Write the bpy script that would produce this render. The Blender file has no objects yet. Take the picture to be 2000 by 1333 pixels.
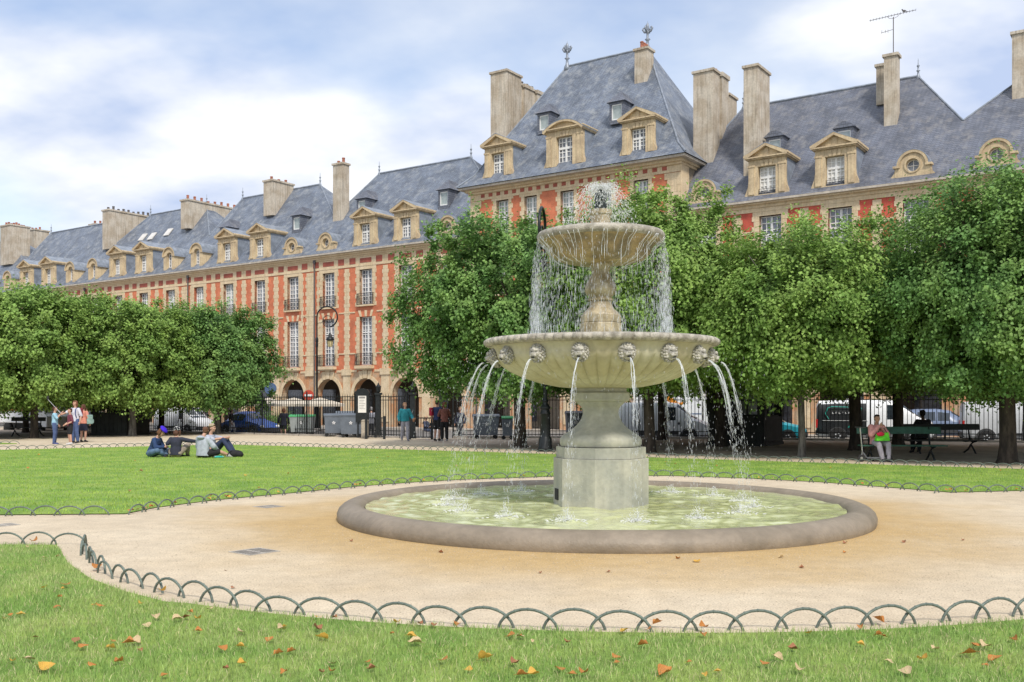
import bpy, bmesh, math, random
import numpy as np
from mathutils import Vector, Matrix
R = math.radians
PI = math.pi
random.seed(7); rng = np.random.default_rng(7)
sc = bpy.context.scene
col = sc.collection

# ---------------------------------------------------------------- camera
FPX, HOR = 1900.0, 790.0            # focal length in photo pixels, horizon row
CAMH = 1.6
cam = bpy.data.cameras.new("camera"); camo = bpy.data.objects.new("camera", cam); col.objects.link(camo)
camo.location = (0, 0, CAMH); camo.rotation_euler = (R(90), 0, 0)
cam.sensor_width = 36; cam.lens = FPX / 2000 * 36; cam.shift_y = (HOR - 666.5) / 2000
cam.clip_start = .1; cam.clip_end = 3000
sc.camera = camo

# ---------------------------------------------------------------- sky, sun, exposure
SUN_EL, SUN_AZ = R(48), R(163)      # azimuth clockwise from +Y
w = bpy.data.worlds.new("World"); sc.world = w; w.use_nodes = True
nt = w.node_tree; N = nt.nodes; L = nt.links
bg = N["Background"]
sky = N.new("ShaderNodeTexSky"); sky.sky_type = 'NISHITA'; sky.sun_disc = False
sky.sun_elevation = SUN_EL; sky.sun_rotation = SUN_AZ; sky.altitude = 50; sky.air_density = 1.0; sky.dust_density = 1.2
tc = N.new("ShaderNodeTexCoord")
def mth(op, a, b=None, c=None):
    n = N.new("ShaderNodeMath"); n.operation = op
    for i, v in enumerate((a, b, c)):
        if v is None: continue
        if isinstance(v, (int, float)): n.inputs[i].default_value = v
        else: L.new(v, n.inputs[i])
    return n.outputs[0]
sep = N.new("ShaderNodeSeparateXYZ"); L.new(tc.outputs['Generated'], sep.inputs[0])
den = mth('ADD', mth('MAXIMUM', sep.outputs[2], 0.0), .32)
cmb = N.new("ShaderNodeCombineXYZ")
L.new(mth('DIVIDE', sep.outputs[0], den), cmb.inputs[0]); L.new(mth('DIVIDE', sep.outputs[1], den), cmb.inputs[1])
mp = N.new("ShaderNodeMapping"); L.new(cmb.outputs[0], mp.inputs[0])
SKY = (1.1, 13.03, 15.77)
mp.inputs['Location'].default_value = (SKY[1], SKY[2], 0); mp.inputs['Rotation'].default_value = (0, 0, R(25))
mp.inputs['Scale'].default_value = (1.0, 1.25, 1)
n1 = N.new("ShaderNodeTexNoise"); n1.inputs['Scale'].default_value = SKY[0]; n1.inputs['Detail'].default_value = 6; n1.inputs['Roughness'].default_value = .5; n1.inputs['Distortion'].default_value = .35
L.new(mp.outputs[0], n1.inputs['Vector'])
n2 = N.new("ShaderNodeTexNoise"); n2.inputs['Scale'].default_value = 2.6; n2.inputs['Detail'].default_value = 5; n2.inputs['Roughness'].default_value = .5
L.new(mp.outputs[0], n2.inputs['Vector'])
rmp = N.new("ShaderNodeValToRGB"); L.new(n1.outputs[0], rmp.inputs[0])
rmp.color_ramp.interpolation = 'EASE'
rmp.color_ramp.elements[0].position = .42; rmp.color_ramp.elements[0].color = (.52, .52, .52, 1)
rmp.color_ramp.elements[1].position = .56; rmp.color_ramp.elements[1].color = (1, 1, 1, 1)
skm = N.new("ShaderNodeVectorMath"); skm.operation = 'SCALE'; L.new(sky.outputs[0], skm.inputs[0]); skm.inputs['Scale'].default_value = 1.3
# cloud brightness, in the same units as the sky texture (multiplied by the background strength)
cl = N.new("ShaderNodeValToRGB"); L.new(n2.outputs[0], cl.inputs[0])
cl.color_ramp.elements[0].position = .36; cl.color_ramp.elements[0].color = (.50, .60, .82, 1)
cl.color_ramp.elements[1].position = .60; cl.color_ramp.elements[1].color = (.97, .98, 1, 1)
clm = N.new("ShaderNodeVectorMath"); clm.operation = 'SCALE'; L.new(cl.outputs[0], clm.inputs[0]); clm.inputs['Scale'].default_value = 7.4
mx = N.new("ShaderNodeMix"); mx.data_type = 'RGBA'
L.new(rmp.outputs[0], mx.inputs[0]); L.new(skm.outputs[0], mx.inputs[6]); L.new(clm.outputs[0], mx.inputs[7])
L.new(mx.outputs[2], bg.inputs[0]); bg.inputs[1].default_value = .1
sun = bpy.data.lights.new("sun", 'SUN'); sun.energy = 2.3; sun.angle = R(9); sun.color = (1, .93, .84)
suno = bpy.data.objects.new("sun", sun); col.objects.link(suno)
sd = Vector((math.sin(SUN_AZ) * math.cos(SUN_EL), math.cos(SUN_AZ) * math.cos(SUN_EL), math.sin(SUN_EL)))
suno.rotation_euler = sd.to_track_quat('Z', 'Y').to_euler(); suno.location = sd * 60
sc.view_settings.view_transform = 'Standard'; sc.view_settings.look = 'None'
sc.view_settings.exposure = .6; sc.view_settings.gamma = 1; sc.view_settings.use_curve_mapping = False
sc.cycles.use_denoising = True
sc.cycles.max_bounces = 8; sc.cycles.transparent_max_bounces = 24; sc.cycles.diffuse_bounces = 3

# ---------------------------------------------------------------- materials
MATS = {}
def srgb(r, g, b): return tuple(((v / 255) ** 2.2) for v in (r, g, b))
def mat(name, colr, rough=.7, metal=0, var=.12, scale=8, col2=None, thr=.5, wid=.3, bump=0, bscale=40, coord='Object', spec=.5,
        island=0, trans=0, sx=(1, 1, 1), detail=4, alpha=1, emis=0, streak=0, stretch=None):
    m = bpy.data.materials.new(name); m.use_nodes = True; MATS[name] = m
    nt = m.node_tree; N = nt.nodes; L = nt.links; b = N["Principled BSDF"]
    b.inputs['Roughness'].default_value = rough; b.inputs['Metallic'].default_value = metal
    b.inputs['Specular IOR Level'].default_value = spec
    tc = N.new("ShaderNodeTexCoord"); mp = N.new("ShaderNodeMapping"); L.new(tc.outputs[coord], mp.inputs[0]); mp.inputs['Scale'].default_value = sx
    ns = N.new("ShaderNodeTexNoise"); L.new(mp.outputs[0], ns.inputs['Vector']); ns.inputs['Scale'].default_value = scale; ns.inputs['Detail'].default_value = detail
    rp = N.new("ShaderNodeMapRange"); rp.inputs[1].default_value = thr - wid / 2; rp.inputs[2].default_value = thr + wid / 2; rp.interpolation_type = 'SMOOTHSTEP'
    L.new(ns.outputs[0], rp.inputs[0])
    c2 = col2 if col2 else tuple(v * (1 - var * 2) for v in colr)
    mx = N.new("ShaderNodeMix"); mx.data_type = 'RGBA'; mx.inputs[6].default_value = (*colr, 1); mx.inputs[7].default_value = (*c2, 1)
    L.new(rp.outputs[0], mx.inputs[0]); out = mx.outputs[2]
    ns2 = N.new("ShaderNodeTexNoise"); L.new(mp.outputs[0], ns2.inputs['Vector']); ns2.inputs['Scale'].default_value = scale * 7; ns2.inputs['Detail'].default_value = 3
    rp2 = N.new("ShaderNodeMapRange"); rp2.inputs[1].default_value = .3; rp2.inputs[2].default_value = .7; rp2.inputs[3].default_value = 1 - var; rp2.inputs[4].default_value = 1 + var * .6
    L.new(ns2.outputs[0], rp2.inputs[0])
    vs = N.new("ShaderNodeVectorMath"); vs.operation = 'SCALE'; L.new(out, vs.inputs[0]); L.new(rp2.outputs[0], vs.inputs['Scale']); out = vs.outputs[0]
    if island:
        g = N.new("ShaderNodeNewGeometry"); r3 = N.new("ShaderNodeMapRange"); r3.inputs[3].default_value = 1 - island; r3.inputs[4].default_value = 1 + island
        L.new(g.outputs['Random Per Island'], r3.inputs[0]); v3 = N.new("ShaderNodeVectorMath"); v3.operation = 'SCALE'; L.new(out, v3.inputs[0]); L.new(r3.outputs[0], v3.inputs['Scale']); out = v3.outputs[0]
    if streak:
        m2 = N.new("ShaderNodeMapping"); L.new(tc.outputs[coord], m2.inputs[0]); m2.inputs['Scale'].default_value = (7, 7, .35)
        n4 = N.new("ShaderNodeTexNoise"); L.new(m2.outputs[0], n4.inputs['Vector']); n4.inputs['Scale'].default_value = 1.3; n4.inputs['Detail'].default_value = 5
        r4 = N.new("ShaderNodeMapRange"); r4.inputs[1].default_value = .45; r4.inputs[2].default_value = .75; r4.inputs[3].default_value = 1; r4.inputs[4].default_value = 1 - streak
        L.new(n4.outputs[0], r4.inputs[0]); v4 = N.new("ShaderNodeVectorMath"); v4.operation = 'SCALE'; L.new(out, v4.inputs[0]); L.new(r4.outputs[0], v4.inputs['Scale']); out = v4.outputs[0]
    L.new(out, b.inputs['Base Color'])
    if bump:
        nb = N.new("ShaderNodeTexNoise"); L.new(mp.outputs[0], nb.inputs['Vector']); nb.inputs['Scale'].default_value = bscale; nb.inputs['Detail'].default_value = 5
        bp = N.new("ShaderNodeBump"); bp.inputs['Strength'].default_value = bump; bp.inputs['Distance'].default_value = .02
        L.new(nb.outputs[0], bp.inputs['Height']); L.new(bp.outputs[0], b.inputs['Normal'])
    if trans:
        tr = N.new("ShaderNodeBsdfTranslucent"); L.new(out, tr.inputs[0]); ms = N.new("ShaderNodeMixShader"); ms.inputs[0].default_value = trans
        o = N["Material Output"]; L.new(b.outputs[0], ms.inputs[1]); L.new(tr.outputs[0], ms.inputs[2]); L.new(ms.outputs[0], o.inputs[0])
    if alpha < 1: b.inputs['Alpha'].default_value = alpha
    if emis: b.inputs['Emission Color'].default_value = (*colr, 1); b.inputs['Emission Strength'].default_value = emis
    return m

def brickmat(name, c1, c2, mortar, bw, bh, ms=.012, rough=.75, patch=None, bump=.3, axis='xz', lichen=None):
    """courses laid on a wall (x along, z up) or a roof slope"""
    m = mat(name, c1, rough)
    nt = m.node_tree; N = nt.nodes; L = nt.links; b = N["Principled BSDF"]
    tc = N.new("ShaderNodeTexCoord"); sp = N.new("ShaderNodeSeparateXYZ"); L.new(tc.outputs['Object'], sp.inputs[0])
    cb = N.new("ShaderNodeCombineXYZ"); ad = N.new("ShaderNodeMath"); ad.operation = 'ADD'
    L.new(sp.outputs[0], ad.inputs[0]); L.new(sp.outputs[1], ad.inputs[1]); L.new(ad.outputs[0], cb.inputs[0]); L.new(sp.outputs[2], cb.inputs[1])
    bt = N.new("ShaderNodeTexBrick"); L.new(cb.outputs[0], bt.inputs[0]); bt.inputs['Scale'].default_value = 1
    bt.inputs['Brick Width'].default_value = bw; bt.inputs['Row Height'].default_value = bh; bt.inputs['Mortar Size'].default_value = ms
    bt.inputs['Color1'].default_value = (*c1, 1); bt.inputs['Color2'].default_value = (*c2, 1); bt.inputs['Mortar'].default_value = (*mortar, 1)
    out = bt.outputs[0]
    ns = N.new("ShaderNodeTexNoise"); L.new(tc.outputs['Object'], ns.inputs['Vector']); ns.inputs['Scale'].default_value = .8; ns.inputs['Detail'].default_value = 8; ns.inputs['Roughness'].default_value = .68
    rp = N.new("ShaderNodeMapRange"); rp.inputs[1].default_value = .32; rp.inputs[2].default_value = .68; rp.inputs[3].default_value = .66; rp.inputs[4].default_value = 1.32
    L.new(ns.outputs[0], rp.inputs[0]); vs = N.new("ShaderNodeVectorMath"); vs.operation = 'SCALE'; L.new(out, vs.inputs[0]); L.new(rp.outputs[0], vs.inputs['Scale']); out = vs.outputs[0]
    if lichen:
        n2 = N.new("ShaderNodeTexNoise"); mp2 = N.new("ShaderNodeMapping"); mp2.inputs['Scale'].default_value = (1, 1, .8); L.new(tc.outputs['Object'], mp2.inputs[0]); L.new(mp2.outputs[0], n2.inputs['Vector'])
        n2.inputs['Scale'].default_value = 1.7; n2.inputs['Detail'].default_value = 9; n2.inputs['Roughness'].default_value = .72
        r2 = N.new("ShaderNodeMapRange"); r2.inputs[1].default_value = .50; r2.inputs[2].default_value = .66; r2.inputs[4].default_value = .75; L.new(n2.outputs[0], r2.inputs[0])
        mx = N.new("ShaderNodeMix"); mx.data_type = 'RGBA'; L.new(r2.outputs[0], mx.inputs[0]); L.new(out, mx.inputs[6]); mx.inputs[7].default_value = (*lichen, 1); out = mx.outputs[2]
        n3 = N.new("ShaderNodeTexNoise"); L.new(tc.outputs['Object'], n3.inputs['Vector']); n3.inputs['Scale'].default_value = 2.6; n3.inputs['Detail'].default_value = 7; n3.inputs['Roughness'].default_value = .75
        r3 = N.new("ShaderNodeMapRange"); r3.inputs[1].default_value = .54; r3.inputs[2].default_value = .68; r3.inputs[4].default_value = .7; L.new(n3.outputs[0], r3.inputs[0])
        m3 = N.new("ShaderNodeMix"); m3.data_type = 'RGBA'; L.new(r3.outputs[0], m3.inputs[0]); L.new(out, m3.inputs[6]); m3.inputs[7].default_value = (c1[0] * .42, c1[1] * .4, c1[2] * .4, 1); out = m3.outputs[2]
    L.new(out, b.inputs['Base Color'])
    bp = N.new("ShaderNodeBump"); bp.inputs['Strength'].default_value = bump; bp.inputs['Distance'].default_value = .01
    L.new(bt.outputs['Fac'], bp.inputs['Height']); bp.invert = True; L.new(bp.outputs[0], b.inputs['Normal'])
    return m

mat('stone', (.70, .565, .38), .85, var=.15, scale=1.6, col2=(.63, .49, .31), bump=.25, bscale=14, streak=.18)
mat('stone_grey', (.42, .37, .29), .85, var=.15, scale=2, col2=(.25, .22, .18), bump=.25, bscale=14, streak=.45)
mat('dormer_stone', (.64, .51, .32), .85, var=.15, scale=1.6, col2=(.50, .39, .25), bump=.25, bscale=14, streak=.28)
mat('cornice', (.56, .50, .42), .8, var=.12, scale=2, streak=.2)
brickmat('brick', (.60, .165, .075), (.52, .14, .06), (.56, .23, .13), .22, .065, .008, bump=.1)
brickmat('brick_red', (.52, .075, .045), (.46, .06, .035), (.50, .14, .09), .22, .065, .008, bump=.1)
brickmat('brick_frieze', (.36, .085, .055), (.31, .07, .045), (.36, .12, .08), .22, .065, .008, bump=.1)
brickmat('slate', (.175, .205, .255), (.13, .158, .21), (.05, .055, .07), .24, .13, .009, rough=.5, bump=.5, lichen=(.31, .325, .335))
brickmat('slate_dark', (.150, .165, .205), (.115, .128, .165), (.04, .045, .055), .24, .13, .009, rough=.5, bump=.5, lichen=(.24, .235, .235))
mat('lead', (.30, .34, .40), .45, metal=.2, var=.15, scale=3)
mat('render', (.56, .50, .41), .9, var=.15, scale=1.2, col2=(.44, .37, .28), bump=.2, bscale=10, streak=.4)
mat('terracotta', (.42, .16, .10), .8, var=.2, scale=6)
mat('pot_dark', (.12, .11, .11), .8)
mat('white_paint', (.80, .80, .78), .5, var=.04)
mat('pane_dark', (.06, .07, .095), .08, var=.35, scale=1.1, col2=(.28, .30, .34), wid=.5, spec=.9)
mat('pane_curtain', (.42, .47, .45), .2, var=.1, scale=1.5, col2=(.25, .30, .30), spec=.8)
mat('pane_blind', (.66, .64, .60), .3, var=.06, scale=2)
mat('iron', (.018, .022, .024), .45, metal=.3, var=.2)
mat('iron_green', (.013, .035, .028), .45, metal=.2, var=.2)
mat('hoop_green', (.155, .195, .165), .6, metal=.1, var=.25, scale=14, col2=(.10, .125, .105), bump=.25, bscale=60)
mat('arcade_shade', (.10, .075, .055), .9)  # gallery shade behind the arches, put into a dark wall colour
mat('plaster', (.52, .40, .27), .9, var=.15, scale=1.2, col2=(.55, .27, .13), streak=.2)
mat('fountain', (.45, .44, .355), .75, var=.10, scale=2.2, col2=(.33, .335, .285), bump=.25, bscale=30, streak=.16)
mat('fountain_bowl', (.50, .475, .345), .7, var=.08, scale=2.0, col2=(.43, .39, .25), bump=.15, bscale=30, streak=.14)
mat('fountain_rim', (.46, .43, .37), .8, var=.2, scale=9, col2=(.26, .24, .20), bump=.5, bscale=40)
mat('fountain_wet', (.47, .395, .26), .4, var=.18, scale=5, col2=(.29, .23, .13), bump=.35, bscale=24, spec=.7, streak=.35)
mat('fountain_brown', (.42, .30, .14), .4, var=.2, scale=4, col2=(.22, .17, .095), bump=.35, bscale=24, spec=.7, streak=.3)
mat('lion_stone', (.50, .48, .41), .75, var=.22, scale=14, col2=(.27, .26, .23), bump=.5, bscale=60)
mat('basin_stone', (.26, .215, .16), .55, var=.12, scale=1.6, col2=(.20, .165, .12), bump=.3, bscale=35)
mat('bark', (.085, .066, .05), .95, var=.25, scale=9, col2=(.035, .028, .022), bump=.8, bscale=18, sx=(1, 1, .25))
mat('bark_grey', (.20, .185, .16), .95, var=.25, scale=9, col2=(.09, .08, .07), bump=.8, bscale=18, sx=(1, 1, .25))
mat('rubber', (.02, .02, .02), .8)
mat('glass_car', (.03, .04, .05), .06, spec=.9, var=.2, scale=1)
mat('chrome', (.6, .6, .62), .2, metal=.9)
mat('red_lamp', (.5, .02, .02), .3)
mat('clear_lamp', (.8, .8, .78), .15)

# ---------------------------------------------------------------- helpers
def tag(o, label=None, cat=None, group=None, kind=None):
    if label: o['label'] = label
    if cat: o['category'] = cat
    if group: o['group'] = group
    if kind: o['kind'] = kind
    return o
def empty(name, loc=(0, 0, 0), rz=0, label=None, cat=None, group=None):
    o = bpy.data.objects.new(name, None); col.objects.link(o); o.location = loc; o.rotation_euler = (0, 0, rz); o.empty_display_size = .2
    return tag(o, label, cat, group)
def gp(px, py):
    """ground point behind a photo pixel"""
    Z = FPX * CAMH / (py - HOR); return ((px - 1000) / FPX * Z, Z)
def inst(me, name, parent=None, loc=(0, 0, 0), rot=(0, 0, 0), scl=(1, 1, 1)):
    o = bpy.data.objects.new(name, me); col.objects.link(o); o.parent = parent; o.location = loc; o.rotation_euler = rot; o.scale = scl
    return o
def copy_tree(o, parent=None):
    c = o.copy(); col.objects.link(c); c.parent = parent
    for ch in o.children: copy_tree(ch, c)
    return c

class MB:
    def __init__(s): s.v = []; s.f = []; s.m = []; s.M = None
    def add(s, vs, fs, mi=0):
        b = len(s.v)
        if s.M is not None: vs = [tuple(s.M @ Vector(v)) for v in vs]
        s.v += [tuple(v) for v in vs]; s.f += [tuple(i + b for i in f) for f in fs]; s.m += [mi] * len(fs)
    def box(s, x0, x1, y0, y1, z0, z1, mi=0):
        s.add([(x0, y0, z0), (x1, y0, z0), (x1, y1, z0), (x0, y1, z0), (x0, y0, z1), (x1, y0, z1), (x1, y1, z1), (x0, y1, z1)],
              [(0, 3, 2, 1), (4, 5, 6, 7), (0, 1, 5, 4), (1, 2, 6, 5), (2, 3, 7, 6), (3, 0, 4, 7)], mi)
    def prism(s, poly, y0, y1, mi=0, axis='y'):
        n = len(poly)
        a = sum(poly[i][0] * poly[(i + 1) % n][1] - poly[(i + 1) % n][0] * poly[i][1] for i in range(n))
        if a < 0: poly = poly[::-1]
        if axis == 'y': P = lambda p, t: (p[0], t, p[1])
        elif axis == 'x': P = lambda p, t: (t, -p[0], p[1])
        else: P = lambda p, t: (p[0], -p[1], t)
        vs = [P(p, y0) for p in poly] + [P(p, y1) for p in poly]
        fs = [tuple(range(n)), tuple(range(2 * n - 1, n - 1, -1))] + [(i, i + n, (i + 1) % n + n, (i + 1) % n) for i in range(n)]
        s.add(vs, fs, mi)
    def ngon(s, vs, mi=0): s.add(vs, [tuple(range(len(vs)))], mi)
    def tube(s, pts, r, n=8, mi=0, cap=True, sq=1):
        P = [Vector(p) for p in pts]; rs = r if isinstance(r, (list, tuple)) else [r] * len(P)
        vs = []; up = None
        for i, p in enumerate(P):
            d = (P[min(i + 1, len(P) - 1)] - P[max(i - 1, 0)]).normalized()
            if up is None: up = Vector((0, 0, 1)) if abs(d.z) < .9 else Vector((1, 0, 0))
            x = d.cross(up);
            if x.length < 1e-4: x = d.cross(Vector((0, 1, 0)))
            x.normalize(); y = x.cross(d).normalized(); up = y
            for k in range(n):
                a = 2 * PI * k / n; vs.append(p + (x * math.cos(a) + y * math.sin(a) * sq) * rs[i])
        fs = [(i * n + k, i * n + (k + 1) % n, (i + 1) * n + (k + 1) % n, (i + 1) * n + k) for i in range(len(P) - 1) for k in range(n)]
        if cap: fs += [tuple(range(n))[::-1], tuple(range((len(P) - 1) * n, len(P) * n))]
        s.add(vs, fs, mi)
    def lathe(s, prof, n=32, c=(0, 0), mi=0, rfun=None, a0=0):
        vs = []
        for j, (r, z) in enumerate(prof):
            for k in range(n):
                a = a0 + 2 * PI * k / n; q = r if rfun is None else rfun(j, a, r); vs.append((c[0] + q * math.cos(a), c[1] + q * math.sin(a), z))
        fs = [(i * n + k, i * n + (k + 1) % n, (i + 1) * n + (k + 1) % n, (i + 1) * n + k) for i in range(len(prof) - 1) for k in range(n)]
        if prof[0][0] > 1e-4: fs.append(tuple(range(n))[::-1])
        if prof[-1][0] > 1e-4: fs.append(tuple(range((len(prof) - 1) * n, len(prof) * n)))
        s.add(vs, fs, mi)
    def ball(s, c, r, n=12, m=8, mi=0):
        if not isinstance(r, (tuple, list)): r = (r, r, r)
        vs = [(c[0], c[1], c[2] - r[2])]
        for j in range(1, m):
            t = -PI / 2 + PI * j / m
            for k in range(n): a = 2 * PI * k / n; vs.append((c[0] + r[0] * math.cos(t) * math.cos(a), c[1] + r[1] * math.cos(t) * math.sin(a), c[2] + r[2] * math.sin(t)))
        vs.append((c[0], c[1], c[2] + r[2])); e = len(vs) - 1
        fs = [(0, 1 + (k + 1) % n, 1 + k) for k in range(n)]
        for j in range(m - 2): fs += [(1 + j * n + k, 1 + j * n + (k + 1) % n, 1 + (j + 1) * n + (k + 1) % n, 1 + (j + 1) * n + k) for k in range(n)]
        fs += [(e, 1 + (m - 2) * n + k, 1 + (m - 2) * n + (k + 1) % n) for k in range(n)]
        s.add(vs, fs, mi)
    def mesh(s, name, mats, smooth=False, bevel=0):
        me = bpy.data.meshes.new(name); me.from_pydata(s.v, [], s.f)
        if isinstance(mats, str): mats = [mats]
        for m in mats: me.materials.append(MATS[m])
        me.polygons.foreach_set('material_index', s.m)
        if smooth:
            me.polygons.foreach_set('use_smooth', [True] * len(s.f))
        me.update()
        if smooth == 'auto':
            me.set_sharp_from_angle(angle=R(38))
        if bevel:
            bm = bmesh.new(); bm.from_mesh(me); bmesh.ops.remove_doubles(bm, verts=bm.verts, dist=1e-5)
            es = [e for e in bm.edges if len(e.link_faces) == 2 and e.calc_face_angle(0) > .6]
            bmesh.ops.bevel(bm, geom=es, offset=bevel, segments=2, affect='EDGES', profile=.6); bm.to_mesh(me); bm.free()
        return me
    def build(s, name, mats, parent=None, smooth=False, bevel=0, loc=(0, 0, 0), rot=(0, 0, 0)):
        return inst(s.mesh(name, mats, smooth, bevel), name, parent, loc, rot)

def bulk(name, V, F, mname, parent=None, smooth=False):
    """big mesh from numpy: V (n,3), F (m,k)"""
    me = bpy.data.meshes.new(name); k = F.shape[1]
    me.vertices.add(len(V)); me.vertices.foreach_set('co', V.astype(np.float32).ravel())
    me.loops.add(F.size); me.loops.foreach_set('vertex_index', F.astype(np.int32).ravel())
    me.polygons.add(len(F)); me.polygons.foreach_set('loop_start', np.arange(0, F.size, k, dtype=np.int32))
    me.materials.append(MATS[mname]); me.update(calc_edges=True)
    if smooth: me.polygons.foreach_set('use_smooth', np.ones(len(F), bool))
    return me
# ---------------------------------------------------------------- the facade row (local x along the row, y inwards, z up)
FO = (0, 70.0); FR = math.atan2(-.5685, .8227)
def fpos(u, y=0): return (FO[0] + .8227 * u + .5685 * y, FO[1] - .5685 * u + .8227 * y)

WCACHE = {}
def window(parent, cx, z0, w, h, cols, rows, pane='pane_dark', y=.28, arch=False, transom=None, name='window'):
    key = (w, h, cols, rows, pane, transom)
    if key not in WCACHE:
        f = MB(); t = .07
        f.box(-w / 2, -w / 2 + t, 0, .08, 0, h); f.box(w / 2 - t, w / 2, 0, .08, 0, h)
        f.box(-w / 2 + t, w / 2 - t, 0, .08, 0, t * 1.4); f.box(-w / 2 + t, w / 2 - t, 0, .08, h - t, h)
        f.box(-.068, .068, -.01, .075, t * 1.4, h - t)
        if transom: f.box(-w / 2 + t, w / 2 - t, -.02, .07, transom - .05, transom + .05)
        q = .026
        for i in range(1, cols):
            x = -w / 2 + w * i / cols
            if abs(x) > .06: f.box(x - q, x + q, .01, .06, t * 1.4, h - t)
        for j in range(1, rows):
            z = h * j / rows; f.box(-w / 2 + t, w / 2 - t, .012, .058, z - q, z + q)
        p = MB(); p.box(-w / 2 + .02, w / 2 - .02, .062, .072, .02, h - .02)
        WCACHE[key] = (f.mesh('window_frame', 'white_paint'), p.mesh('pane', pane))
    a, b = WCACHE[key]
    o = inst(a, name, parent, (cx, y, z0)); inst(b, 'pane', o)
    return o
RC = {}
def railing(parent, cx, z0, w=1.75, h=.95, y=-.32):
    if w not in RC:
        m = MB()
        for zz in (.03, h * .8, h):
            m.box(-w / 2, w / 2, 0, .03, zz - .015, zz + .015)
            for sx in (-1, 1): m.box(sx * w / 2 - .015, sx * w / 2 + .015, .03, .33, zz - .015, zz + .015)
        n = 9
        for i in range(n + 1):
            x = -w / 2 + w * i / n; m.box(x - .009, x + .009, .004, .026, .03, h)
        for i in range(n): m.tube([(-w / 2 + w * (i + .5) / n + .05 * math.cos(a), .015, h * .42 + .16 * math.sin(a)) for a in [k * PI / 4 for k in range(9)]], .009, 4, cap=False)
        for sx in (-1, 1):
            for k in range(3): m.box(sx * w / 2 - .01, sx * w / 2 + .01, .08 + k * .09, .1 + k * .09, .03, h)
        RC[w] = m.mesh('balcony_railing', 'iron')
    return inst(RC[w], 'balcony_railing', parent, (cx, y, z0))

def chain(m, cx, z0, z1, wa, wb, y0=-.025, y1=.1, bh=.32, side=0, gap=.006):
    """toothed stone quoin column; side -1/1 keeps the straight edge on one side"""
    n = max(1, round((z1 - z0) / bh)); h = (z1 - z0) / n
    for i in range(n):
        w = wa if i % 2 else wb
        dy = random.uniform(-.004, .004)
        if side == 0: a, b = cx - w / 2, cx + w / 2
        elif side > 0: a, b = cx, cx + w
        else: a, b = cx - w, cx
        m.box(a, b, y0 + dy, y1, z0 + i * h + gap, z0 + (i + 1) * h - gap)

def arcpts(cx, cz, r, a0, a1, n): return [(cx + r * math.cos(a0 + (a1 - a0) * i / n), cz + r * math.sin(a0 + (a1 - a0) * i / n)) for i in range(n + 1)]

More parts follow.
